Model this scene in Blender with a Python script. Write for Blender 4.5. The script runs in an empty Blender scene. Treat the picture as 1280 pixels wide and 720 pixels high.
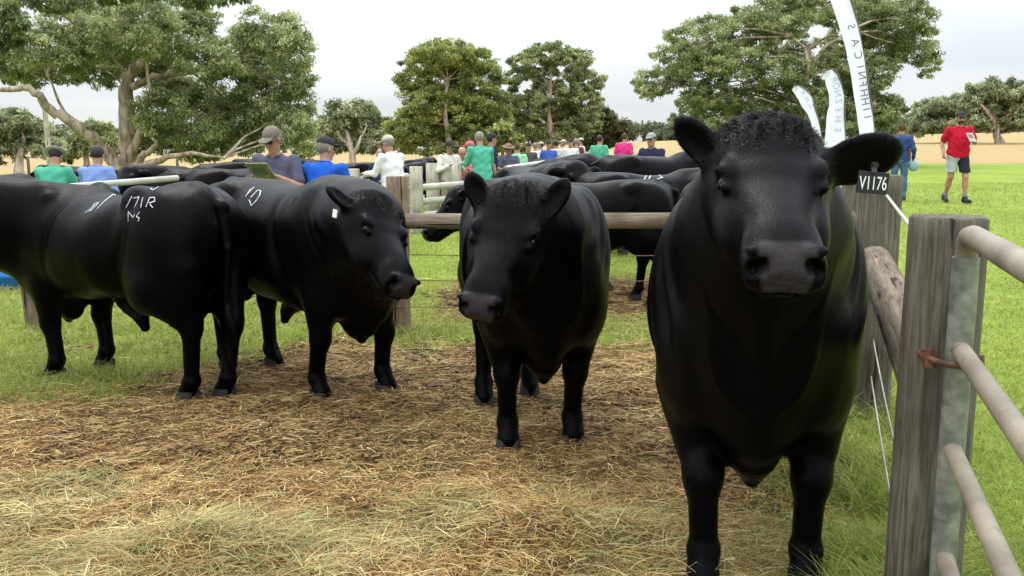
import bpy, bmesh, math, random
import numpy as np
from mathutils import Vector, Matrix
from mathutils.bvhtree import BVHTree

R = math.radians
rng = np.random.default_rng(11)
random.seed(5)
SC = bpy.context.scene
COL = SC.collection

# ------------------------------------------------------------------ camera, sky, sun, exposure
CAM_H = 1.45
PITCH = 8.65
FPX = 1150.0
cam_d = bpy.data.cameras.new('camera')
cam = bpy.data.objects.new('camera', cam_d)
COL.objects.link(cam)
cam.location = (0, 0, CAM_H)
cam.rotation_euler = (R(90 - PITCH), 0, 0)
cam_d.sensor_width = 36
cam_d.lens = 36 * FPX / 1280
cam_d.clip_start = 0.05
cam_d.clip_end = 3000
SC.camera = cam

SUN_EL, SUN_AZ = 58, -25        # azimuth measured from +Y towards +X
sun_d = bpy.data.lights.new('sun', 'SUN')
sun = bpy.data.objects.new('sun', sun_d)
COL.objects.link(sun)
sun_d.energy = 1.5
sun_d.angle = R(14)
sun_d.color = (1.0, 0.96, 0.88)
sun.rotation_euler = (R(90 - SUN_EL), 0, R(-SUN_AZ + 180))
# the lamp points away from the sun's place in the sky
sd = Vector((math.sin(R(SUN_AZ)) * math.cos(R(SUN_EL)), math.cos(R(SUN_AZ)) * math.cos(R(SUN_EL)), math.sin(R(SUN_EL))))
sun.rotation_euler = (-sd).to_track_quat('-Z', 'Y').to_euler()

W = bpy.data.worlds.new('World')
SC.world = W
W.use_nodes = True
nt = W.node_tree
nt.nodes.clear()
def N(nt, t, **kw):
    n = nt.nodes.new(t)
    for k, v in kw.items():
        if k.startswith('i_'):
            n.inputs[k[2:].replace('_', ' ')].default_value = v
        else:
            setattr(n, k, v)
    return n
wo = N(nt, 'ShaderNodeOutputWorld')
bg = N(nt, 'ShaderNodeBackground')
sky = N(nt, 'ShaderNodeTexSky', sky_type='NISHITA')
sky.sun_disc = False
sky.sun_elevation = R(SUN_EL)
sky.sun_rotation = R(SUN_AZ)
tc = N(nt, 'ShaderNodeTexCoord')
sep = N(nt, 'ShaderNodeSeparateXYZ')
nt.links.new(tc.outputs['Generated'], sep.inputs[0])
# flat cloud deck: project the view direction on a plane overhead
zc = N(nt, 'ShaderNodeMath', operation='MAXIMUM'); zc.inputs[1].default_value = 0.0
nt.links.new(sep.outputs['Z'], zc.inputs[0])
za = N(nt, 'ShaderNodeMath', operation='ADD'); za.inputs[1].default_value = 0.13
nt.links.new(zc.outputs[0], za.inputs[0])
dx = N(nt, 'ShaderNodeMath', operation='DIVIDE'); dy = N(nt, 'ShaderNodeMath', operation='DIVIDE')
nt.links.new(sep.outputs['X'], dx.inputs[0]); nt.links.new(za.outputs[0], dx.inputs[1])
nt.links.new(sep.outputs['Y'], dy.inputs[0]); nt.links.new(za.outputs[0], dy.inputs[1])
cmb = N(nt, 'ShaderNodeCombineXYZ')
nt.links.new(dx.outputs[0], cmb.inputs[0]); nt.links.new(dy.outputs[0], cmb.inputs[1])
n1 = N(nt, 'ShaderNodeTexNoise', noise_dimensions='3D', i_Scale=0.42, i_Detail=5.0, i_Roughness=0.5, i_Distortion=0.4)
nt.links.new(cmb.outputs[0], n1.inputs['Vector'])
ramp = N(nt, 'ShaderNodeValToRGB')
ramp.color_ramp.elements[0].position = 0.36; ramp.color_ramp.elements[0].color = (0.66, 0.70, 0.745, 1)
ramp.color_ramp.elements[1].position = 0.60; ramp.color_ramp.elements[1].color = (0.86, 0.885, 0.91, 1)
nt.links.new(n1.outputs['Fac'], ramp.inputs[0])
# CIE overcast sky: three times brighter at the zenith than at the horizon
zz = N(nt, 'ShaderNodeMath', operation='MULTIPLY_ADD'); zz.inputs[1].default_value = 3.9; zz.inputs[2].default_value = 0.80
nt.links.new(zc.outputs[0], zz.inputs[0])
vm = N(nt, 'ShaderNodeVectorMath', operation='SCALE')
nt.links.new(ramp.outputs[0], vm.inputs[0]); nt.links.new(zz.outputs[0], vm.inputs['Scale'])
sk = N(nt, 'ShaderNodeVectorMath', operation='SCALE'); sk.inputs['Scale'].default_value = 0.10
nt.links.new(sky.outputs[0], sk.inputs[0])
mx = N(nt, 'ShaderNodeMix', data_type='RGBA'); mx.inputs['Factor'].default_value = 0.88
nt.links.new(sk.outputs[0], mx.inputs['A']); nt.links.new(vm.outputs[0], mx.inputs['B'])
nt.links.new(mx.outputs['Result'], bg.inputs['Color'])
bg.inputs['Strength'].default_value = 1.0
nt.links.new(bg.outputs[0], wo.inputs[0])

SC.view_settings.view_transform = 'Standard'
SC.view_settings.look = 'None'
SC.view_settings.exposure = 0.2
SC.view_settings.gamma = 1.0

# ------------------------------------------------------------------ helpers
TH = R(PITCH)
def pix(px, py, Y):
    """the point at depth Y in front of the place where the photographer stood, seen at photo pixel px, py"""
    u = (px - 640) / FPX; v = (360 - py) / FPX
    d = Vector((u, math.cos(TH) + v * math.sin(TH), -math.sin(TH) + v * math.cos(TH)))
    t = Y / d.y
    return Vector((d.x * t, Y, CAM_H + d.z * t))
def gpix(px, py, z=0.0):
    v = (360 - py) / FPX
    dy = math.cos(TH) + v * math.sin(TH); dz = -math.sin(TH) + v * math.cos(TH)
    return pix(px, py, (z - CAM_H) / dz * dy)

def sstep(a, b, x):
    t = np.clip((x - a) / (b - a), 0, 1)
    return t * t * (3 - 2 * t)

class VNoise:
    def __init__(s, seed, n=64):
        s.g = np.random.default_rng(seed).random((n, n)); s.n = n
    def one(s, x, y):
        xi = np.floor(x).astype(int); yi = np.floor(y).astype(int)
        fx = x - xi; fy = y - yi
        fx = fx * fx * (3 - 2 * fx); fy = fy * fy * (3 - 2 * fy)
        n = s.n; g = s.g
        a = g[xi % n, yi % n]; b = g[(xi + 1) % n, yi % n]; c = g[xi % n, (yi + 1) % n]; d = g[(xi + 1) % n, (yi + 1) % n]
        return (a * (1 - fx) + b * fx) * (1 - fy) + (c * (1 - fx) + d * fx) * fy
    def __call__(s, x, y, octs=4):
        x = np.asarray(x, float); y = np.asarray(y, float)
        t = 0; a = 0.5; f = 1.0; m = 0
        for k in range(octs):
            t = t + a * s.one(x * f + 17.3 * k, y * f + 5.7 * k); m += a; a *= 0.5; f *= 2.03
        return t / m
VN = VNoise(3); VN2 = VNoise(8); VN3 = VNoise(21)

def terrain(x, y, fine=True):
    """height of the ground at x, y"""
    x = np.asarray(x, float); y = np.asarray(y, float)
    q = x / np.maximum(y, 4.0)
    wr = sstep(-0.12, 0.22, q)
    zr = 0.042 * np.clip(y - 9.5, 0, 9) + 0.011 * np.clip(y - 18.5, 0, 30)
    zl = -0.008 * np.clip(y - 8, 0, 15)
    z = zl * (1 - wr) + zr * wr
    far = np.clip(y - 48, 0, 130)
    qq = np.clip(q, -0.6, 0.7)
    z = z + far * (0.0115 + np.where(qq > 0, 0.032, 0.028) * qq)
    if fine:
        near = 1 - sstep(8, 14, y)
        z = z + near * (0.05 * (VN(x * 0.9, y * 0.9, 2) - 0.5) + 0.075 * (VN2(x * 4.4, y * 4.4, 3) - 0.5)) * sstep(0.5, 2.5, y)
        for hx, hy, hr, hh in ((0.30, 3.12, 0.36, 0.13), (0.0, 3.35, 0.30, 0.06), (-1.05, 3.05, 0.34, 0.09), (-1.2, 4.5, 0.4, 0.05), (-0.35, 3.6, 0.3, 0.04), (0.55, 3.6, 0.25, 0.03)):
            z = z + hh * np.exp(-((x - hx) ** 2 + ((y - hy) * 1.4) ** 2) / hr ** 2)
    return z

def link(name, me, mat=None, parent=None, smooth=True, loc=None):
    o = bpy.data.objects.new(name, me)
    COL.objects.link(o)
    if mat is not None:
        for m in (mat if isinstance(mat, (list, tuple)) else [mat]):
            me.materials.append(m)
    if parent is not None:
        o.parent = parent
    if loc is not None:
        o.location = loc
    if smooth and len(me.polygons):
        me.polygons.foreach_set('use_smooth', np.ones(len(me.polygons), bool))
    return o
def tag(o, label=None, cat=None, group=None, kind=None):
    if label: o['label'] = label
    if cat: o['category'] = cat
    if group: o['group'] = group
    if kind: o['kind'] = kind
    return o
def empty(name, loc=(0, 0, 0), rz=0.0):
    o = bpy.data.objects.new(name, None)
    COL.objects.link(o)
    o.location = loc; o.rotation_euler = (0, 0, rz)
    o.empty_display_size = 0.1
    return o
def copy_tree(o, parent=None):
    c = o.copy(); COL.objects.link(c); c.parent = parent
    for ch in o.children:
        copy_tree(ch, c)
    return c

def np_mesh(name, verts, faces, corners=4):
    """verts (n,3) array, faces (m,corners) array"""
    me = bpy.data.meshes.new(name)
    verts = np.ascontiguousarray(verts, np.float32); faces = np.ascontiguousarray(faces, np.int32)
    me.vertices.add(len(verts)); me.vertices.foreach_set('co', verts.ravel())
    me.loops.add(faces.size); me.loops.foreach_set('vertex_index', faces.ravel())
    me.polygons.add(len(faces))
    me.polygons.foreach_set('loop_start', np.arange(0, faces.size, corners, dtype=np.int32))
    me.polygons.foreach_set('loop_total', np.full(len(faces), corners, np.int32))
    me.update(calc_edges=True)
    return me
def color_attr(me, cols, name='col'):
    a = me.attributes.new(name, 'FLOAT_COLOR', 'POINT')
    c = np.ones((len(cols), 4), np.float32); c[:, :cols.shape[1]] = cols
    a.data.foreach_set('color', c.ravel())

class MB:
    """collects plain shapes and links them as one mesh"""
    def __init__(s): s.v = []; s.f = []; s.smooth = []
    def add(s, vs, fs, smooth=True):
        o = len(s.v); s.v += [tuple(v) for v in vs]; s.f += [tuple(i + o for i in f) for f in fs]; s.smooth += [smooth] * len(fs)
    def box(s, c, size, rot=None, bev=0.0):
        bm = bmesh.new(); bmesh.ops.create_cube(bm, size=1)
        for v in bm.verts: v.co = Vector((v.co.x * size[0], v.co.y * size[1], v.co.z * size[2]))
        if bev: bmesh.ops.bevel(bm, geom=bm.edges[:], offset=bev, segments=2, affect='EDGES', profile=0.5)
        M = rot if rot is not None else Matrix.Identity(3)
        c = Vector(c)
        bm.verts.ensure_lookup_table()
        s.add([c + M @ v.co for v in bm.verts], [[v.index for v in f.verts] for f in bm.faces], False)
        bm.free()
    def tube(s, pts, rad, n=12, cap=True, wob=0.0, seed=0):
        pts = [Vector(p) for p in pts]
        rad = rad if isinstance(rad, (list, tuple)) else [rad] * len(pts)
        rr = random.Random(seed)
        up = None; rings = []
        for i, p in enumerate(pts):
            a = pts[max(i - 1, 0)]; b = pts[min(i + 1, len(pts) - 1)]
            t = (b - a).normalized()
            if up is None:
                up = Vector((0, 0, 1)) if abs(t.z) < 0.9 else Vector((1, 0, 0))
            x = t.cross(up).normalized(); up = x.cross(t).normalized()
            rings.append([p + (x * math.cos(2 * math.pi * k / n) + up * math.sin(2 * math.pi * k / n)) * rad[i] * (1 + wob * (rr.random() - 0.5)) for k in range(n)])
        vs = [v for r in rings for v in r]
        fs = []
        for i in range(len(pts) - 1):
            for k in range(n):
                fs.append((i * n + k, i * n + (k + 1) % n, (i + 1) * n + (k + 1) % n, (i + 1) * n + k))
        s.add(vs, fs, True)
        if cap:
            s.add(rings[0], [list(range(n))[::-1]], False); s.add(rings[-1], [list(range(n))], False)
    def build(s, name, mat, parent=None, loc=None):
        me = bpy.data.meshes.new(name)
        me.from_pydata([tuple(v) for v in s.v], [], s.f)
        me.validate()
        o = link(name, me, mat, parent, smooth=False, loc=loc)
        if len(me.polygons) == len(s.smooth):
            me.polygons.foreach_set('use_smooth', np.array(s.smooth, bool))
        me.update()
        return o

# ------------------------------------------------------------------ smooth implicit bodies
def crom(tab, m=240):
    """dense smooth table through the stations"""
    tab = np.array(tab, float)
    s = tab[:, 0]; ss = np.linspace(s[0], s[-1], m)
    out = [ss]
    for c in range(1, tab.shape[1]):
        y = tab[:, c]
        d = np.diff(y) / np.diff(s)
        mm = np.zeros(len(s)); mm[0] = d[0]; mm[-1] = d[-1]
        for i in range(1, len(s) - 1):
            mm[i] = 0 if d[i - 1] * d[i] <= 0 else 2 * d[i - 1] * d[i] / (d[i - 1] + d[i])
        i = np.clip(np.searchsorted(s, ss, side='right') - 1, 0, len(s) - 2)
        h = s[i + 1] - s[i]; t = (ss - s[i]) / h
        out.append((2*t**3-3*t**2+1)*y[i] + (t**3-2*t**2+t)*h*mm[i] + (-2*t**3+3*t**2)*y[i+1] + (t**3-t**2)*h*mm[i+1])
    return np.array(out)
class Field:
    def __init__(s, lo, hi, h):
        s.h = h; s.lo = np.array(lo, float)
        n = np.ceil((np.array(hi) - s.lo) / h).astype(int) + 1
        s.ax = [(s.lo[i] + h * np.arange(n[i])).astype(np.float32) for i in range(3)]
        s.v = np.full(n, 1.0, np.float32)
    def region(s, lo, hi):
        sl = []
        for i in range(3):
            a = max(int(math.floor((lo[i] - s.lo[i]) / s.h)), 0); b = min(int(math.ceil((hi[i] - s.lo[i]) / s.h)) + 1, len(s.ax[i]))
            if b <= a: return None
            sl.append(slice(a, b))
        return tuple(sl)
    def grid(s, sl):
        return s.ax[0][sl[0]][:, None, None], s.ax[1][sl[1]][None, :, None], s.ax[2][sl[2]][None, None, :]
    def put(s, fn, lo, hi, k, cut=False):
        m = k + 3 * s.h
        sl = s.region([a - m for a in lo], [a + m for a in hi])
        if sl is None: return
        X, Y, Z = s.grid(sl)
        b = fn(X, Y, Z).astype(np.float32); a = s.v[sl]
        if cut:
            b = -b; h = np.clip(0.5 - 0.5 * (b - a) / k, 0, 1) if k > 0 else None
            s.v[sl] = np.maximum(a, b) if k <= 0 else b * (1 - h) + a * h + k * h * (1 - h)
        else:
            h = np.clip(0.5 + 0.5 * (b - a) / k, 0, 1) if k > 0 else None
            s.v[sl] = np.minimum(a, b) if k <= 0 else b * (1 - h) + a * h - k * h * (1 - h)
    def cone(s, a, b, ra, rb, k=0.03, squash=None, cut=False):
        a = np.array(a, float); b = np.array(b, float); ab = b - a; L = float(ab @ ab) + 1e-9
        if squash is not None:
            n, f = squash; n = np.array(n, float); n /= np.linalg.norm(n)
        def fn(X, Y, Z):
            px, py, pz = X - a[0], Y - a[1], Z - a[2]
            t = np.clip((px * ab[0] + py * ab[1] + pz * ab[2]) / L, 0, 1)
            qx, qy, qz = px - t * ab[0], py - t * ab[1], pz - t * ab[2]
            d2 = qx * qx + qy * qy + qz * qz
            if squash is not None:
                c = qx * n[0] + qy * n[1] + qz * n[2]
                d2 = d2 + (f * f - 1) * c * c
            return np.sqrt(d2) - (ra + (rb - ra) * t)
        m = max(ra, rb)
        s.put(fn, np.minimum(a, b) - m, np.maximum(a, b) + m, k, cut)
    def ell(s, c, r, M=None, k=0.03, cut=False):
        c = np.array(c, float); r = np.array(r, float)
        M = np.eye(3) if M is None else np.array(M, float)      # columns are the axes
        def fn(X, Y, Z):
            px, py, pz = X - c[0], Y - c[1], Z - c[2]
            q = [px * M[0, i] + py * M[1, i] + pz * M[2, i] for i in range(3)]
            k0 = np.sqrt(sum((q[i] / r[i]) ** 2 for i in range(3)))
            k1 = np.sqrt(sum((q[i] / r[i] ** 2) ** 2 for i in range(3))) + 1e-6
            return k0 * (k0 - 1) / k1
        ext = np.sqrt(((M * r[None, :]) ** 2).sum(1))
        s.put(fn, c - ext, c + ext, k, cut)
    def loft(s, o, U, V, Wv, tab, k=0.03, n=2.0):
        """stations along U: s, centre on W, half size on W, half size on V"""
        T = crom(tab); o = np.array(o, float); U, V, Wv = (np.array(q, float) for q in (U, V, Wv))
        def fn(X, Y, Z):
            px, py, pz = X - o[0], Y - o[1], Z - o[2]
            u = px * U[0] + py * U[1] + pz * U[2]; v = px * V[0] + py * V[1] + pz * V[2]; w = px * Wv[0] + py * Wv[1] + pz * Wv[2]
            uc = np.clip(u, T[0][0], T[0][-1])
            c = np.interp(uc, T[0], T[1]); hw = np.interp(uc, T[0], T[2]); hv = np.interp(uc, T[0], T[3])
            q = (np.abs((w - c) / hw) ** n + np.abs(v / hv) ** n) ** (1 / n)
            d = (q - 1) * np.minimum(hw, hv)
            du = u - uc
            return np.where(du == 0, d, np.sqrt(np.maximum(d, 0) ** 2 + du ** 2))
        pts = []
        for j in (0, 60, 120, 180, 239):
            for sv in (-1, 1):
                for sw in (-1, 1):
                    pts.append(o + U * T[0][j] + V * sv * T[3].max() + Wv * (T[1][j] + sw * T[2].max()))
        pts = np.array(pts)
        s.put(fn, pts.min(0), pts.max(0), k)
    def mesh(s, name):
        v = s.v; ins = v < 0
        cnt = np.zeros(tuple(d - 1 for d in v.shape), np.int8)
        for i in (0, 1):
            for j in (0, 1):
                for k in (0, 1):
                    cnt += ins[i:ins.shape[0]-1+i, j:ins.shape[1]-1+j, k:ins.shape[2]-1+k]
        act = (cnt > 0) & (cnt < 8)
        idx = np.full(act.shape, -1, np.int32); cells = np.argwhere(act); idx[act] = np.arange(len(cells))
        acc = np.zeros((len(cells), 3)); num = np.zeros(len(cells))
        ci, cj, ck = cells.T
        for ax in range(3):
            for p in (0, 1):
                for q in (0, 1):
                    o = [0, 0, 0]; oth = [a for a in range(3) if a != ax]; o[oth[0]] = p; o[oth[1]] = q
                    o2 = list(o); o2[ax] = 1
                    a = v[ci + o[0], cj + o[1], ck + o[2]]; b = v[ci + o2[0], cj + o2[1], ck + o2[2]]
                    m = (a < 0) != (b < 0)
                    t = np.where(m, a / np.where(m, a - b, 1), 0)
                    pt = np.array(o, float)[None, :].repeat(len(cells), 0); pt[:, ax] = t
                    acc[m] += pt[m]; num[m] += 1
        verts = (cells + acc / num[:, None]) * s.h + s.lo
        faces = []
        for ax in range(3):
            oth = [a for a in range(3) if a != ax]
            sh = list(v.shape)
            sl0 = [slice(1, -1)] * 3; sl1 = [slice(1, -1)] * 3
            sl0[ax] = slice(0, sh[ax] - 1); sl1[ax] = slice(1, sh[ax])
            a = ins[tuple(sl0)]; b = ins[tuple(sl1)]
            e = np.argwhere(a != b)
            if not len(e): continue
            flip = a[tuple(e.T)]
            base = e.copy(); base[:, oth[0]] += 1; base[:, oth[1]] += 1
            quad = []
            for p, q in ((-1, -1), (0, -1), (0, 0), (-1, 0)):
                c = base.copy(); c[:, oth[0]] += p; c[:, oth[1]] += q
                quad.append(idx[c[:, 0], c[:, 1], c[:, 2]])
            quad = np.stack(quad, 1)
            if ax == 1: flip = ~flip
            quad[~flip] = quad[~flip][:, ::-1]
            faces.append(quad)
        faces = np.concatenate(faces)
        faces = faces[(faces >= 0).all(1)]
        me = np_mesh(name, verts, faces)
        return me, verts

# ------------------------------------------------------------------ materials
def new_mat(name):
    m = bpy.data.materials.new(name); m.use_nodes = True
    t = m.node_tree; b = t.nodes['Principled BSDF']
    return m, t, b
def simple(name, col, rough=0.8, var=0.15, scale=8.0, bump=0.0, bscale=60.0, metal=0.0, spec=0.4, col2=None):
    """noise-varied material"""
    m, t, b = new_mat(name)
    co = N(t, 'ShaderNodeTexCoord')
    nz = N(t, 'ShaderNodeTexNoise', i_Scale=scale, i_Detail=5.0)
    t.links.new(co.outputs['Object'], nz.inputs['Vector'])
    cr = N(t, 'ShaderNodeValToRGB')
    c2 = col2 if col2 else tuple(c * (1 + var) for c in col)
    cr.color_ramp.elements[0].color = (*[c * (1 - var) for c in col], 1); cr.color_ramp.elements[0].position = 0.35
    cr.color_ramp.elements[1].color = (*c2, 1); cr.color_ramp.elements[1].position = 0.65
    t.links.new(nz.outputs['Fac'], cr.inputs[0]); t.links.new(cr.outputs[0], b.inputs['Base Color'])
    b.inputs['Roughness'].default_value = rough; b.inputs['Metallic'].default_value = metal
    b.inputs['Specular IOR Level'].default_value = spec
    if bump:
        n2 = N(t, 'ShaderNodeTexNoise', i_Scale=bscale, i_Detail=4.0)
        t.links.new(co.outputs['Object'], n2.inputs['Vector'])
        bp = N(t, 'ShaderNodeBump'); bp.inputs['Strength'].default_value = bump; bp.inputs['Distance'].default_value = 0.01
        t.links.new(n2.outputs['Fac'], bp.inputs['Height']); t.links.new(bp.outputs[0], b.inputs['Normal'])
    return m
# ------------------------------------------------------------------ cattle
def coat_material():
    m, t, b = new_mat('black_coat')
    co = N(t, 'ShaderNodeTexCoord')
    at = N(t, 'ShaderNodeAttribute', attribute_name='col')
    mp = N(t, 'ShaderNodeMapping'); mp.inputs['Scale'].default_value = (0.7, 3.6, 2.6)
    t.links.new(co.outputs['Object'], mp.inputs['Vector'])
    n0 = N(t, 'ShaderNodeTexNoise', i_Scale=50.0, i_Detail=5.0, i_Roughness=0.65, i_Distortion=0.6)
    t.links.new(mp.outputs[0], n0.inputs['Vector'])
    n2 = N(t, 'ShaderNodeTexNoise', i_Scale=4.0, i_Detail=4.0)
    t.links.new(co.outputs['Object'], n2.inputs['Vector'])
    bp = N(t, 'ShaderNodeBump'); bp.inputs['Strength'].default_value = 0.38; bp.inputs['Distance'].default_value = 0.005
    ad = N(t, 'ShaderNodeMath', operation='MULTIPLY_ADD'); ad.inputs[1].default_value = 4.0
    t.links.new(n2.outputs['Fac'], ad.inputs[0]); t.links.new(n0.outputs['Fac'], ad.inputs[2])
    t.links.new(ad.outputs[0], bp.inputs['Height']); t.links.new(bp.outputs[0], b.inputs['Normal'])
    cr = N(t, 'ShaderNodeValToRGB')
    cr.color_ramp.elements[0].color = (0.0007, 0.0007, 0.0011, 1); cr.color_ramp.elements[0].position = 0.3
    cr.color_ramp.elements[1].color = (0.0018, 0.0018, 0.0026, 1); cr.color_ramp.elements[1].position = 0.8
    t.links.new(n0.outputs['Fac'], cr.inputs[0])
    mix = N(t, 'ShaderNodeMix', data_type='RGBA'); mix.inputs['B'].default_value = (0.034, 0.029, 0.032, 1)
    t.links.new(at.outputs['Fac'], mix.inputs['Factor']); t.links.new(cr.outputs[0], mix.inputs['A'])
    t.links.new(mix.outputs['Result'], b.inputs['Base Color'])
    rr = N(t, 'ShaderNodeMapRange'); rr.inputs['To Min'].default_value = 0.34; rr.inputs['To Max'].default_value = 0.36
    t.links.new(at.outputs['Fac'], rr.inputs['Value']); t.links.new(rr.outputs[0], b.inputs['Roughness'])
    b.inputs['Specular IOR Level'].default_value = 0.048
    b.inputs['Sheen Weight'].default_value = 0.0; b.inputs['Sheen Roughness'].default_value = 0.45
    b.inputs['Sheen Tint'].default_value = (0.75, 0.82, 1, 1)
    return m
M_coat = coat_material()
m, t, b = new_mat('black_hair')
at = N(t, 'ShaderNodeAttribute', attribute_name='col'); t.links.new(at.outputs['Color'], b.inputs['Base Color']); b.inputs['Roughness'].default_value = 0.33; b.inputs['Specular IOR Level'].default_value = 0.15
M_hair = m
M_hoof = simple('hoof_horn', (0.018, 0.015, 0.013), rough=0.8, var=0.4, scale=30, bump=0.3)
m, t, b = new_mat('eye_dark')
b.inputs['Base Color'].default_value = (0.010, 0.006, 0.004, 1); b.inputs['Roughness'].default_value = 0.12; b.inputs['Specular IOR Level'].default_value = 0.2
M_eye = m
M_mark = simple('branded_white_hair', (0.42, 0.42, 0.44), rough=0.9, var=0.6, scale=160)
M_tagw = simple('white_plastic', (0.75, 0.76, 0.72), rough=0.4, var=0.06)
M_tagb = simple('black_plastic', (0.012, 0.012, 0.014), rough=0.35, var=0.2)

def unit(a):
    a = np.array(a, float); return a / np.linalg.norm(a)

def strands(me, n, length, width, flow, name, parent, seed=0, lift=0.22, keep=None, curl=0.0, mat=None, segs=2):
    """short hair lying on a body, as thin tapering blades"""
    r = np.random.default_rng(seed)
    me.calc_loop_triangles()
    nt_ = len(me.loop_triangles); tri = np.zeros(nt_ * 3, np.int32); me.loop_triangles.foreach_get('vertices', tri); tri = tri.reshape(-1, 3)
    co = np.zeros(len(me.vertices) * 3, np.float32); me.vertices.foreach_get('co', co); co = co.reshape(-1, 3)
    A, B, C = co[tri[:, 0]], co[tri[:, 1]], co[tri[:, 2]]
    cr = np.cross(B - A, C - A); ar = np.linalg.norm(cr, axis=1)
    w = ar.copy()
    if keep is not None: w = w * keep((A + B + C) / 3)
    cum = np.cumsum(w); cum /= cum[-1]
    ti = np.searchsorted(cum, r.random(n)); ti = np.clip(ti, 0, nt_ - 1)
    u = r.random(n); v = r.random(n); sw = u + v > 1; u[sw] = 1 - u[sw]; v[sw] = 1 - v[sw]
    P = A[ti] + (B[ti] - A[ti]) * u[:, None] + (C[ti] - A[ti]) * v[:, None]
    Nn = cr[ti] / (ar[ti][:, None] + 1e-12)
    F = flow(P)
    F = F + r.normal(0, 0.18, F.shape)
    F = F - Nn * (F * Nn).sum(1)[:, None]
    F /= np.linalg.norm(F, axis=1)[:, None] + 1e-9
    S = np.cross(F, Nn)
    L = length * (0.6 + 0.8 * r.random(n))
    lf = lift * (0.5 + r.random(n))
    vs = []; ph = r.random(n) * 6.28
    K = segs
    P = P - Nn * 0.0015
    for i in range(K + 1):
        t = i / K
        c = P + F * (L * t * (1 - 0.25 * t))[:, None] + Nn * (L * lf * t * (1.6 - t))[:, None]
        if curl:
            c = c + S * (curl * np.sin(ph + t * 5.5) * t)[:, None] + Nn * (curl * 0.8 * (np.cos(ph + t * 5.5) + 1) * t)[:, None]
        ww = width * (1 - t)
        if i < K:
            vs += [c - S * ww / 2, c + S * ww / 2]
        else:
            vs += [c]
    m_ = 2 * K + 1
    V = np.stack(vs, 1).reshape(-1, 3)
    base = (np.arange(n) * m_)[:, None]
    fs = []
    for i in range(K - 1):
        fs.append(base + np.array([2*i, 2*i+1, 2*i+3])); fs.append(base + np.array([2*i, 2*i+3, 2*i+2]))
    fs.append(base + np.array([2*K-2, 2*K-1, 2*K]))
    F_ = np.concatenate(fs)
    hm = np_mesh(name, V, F_, 3)
    cc = (0.0005 + 0.0038 * r.random(n) ** 4)[:, None] * np.array([[0.92, 0.95, 1.12]])
    color_attr(hm, np.repeat(cc, m_, 0))
    return link(name, hm, mat or M_hair, parent)

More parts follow.
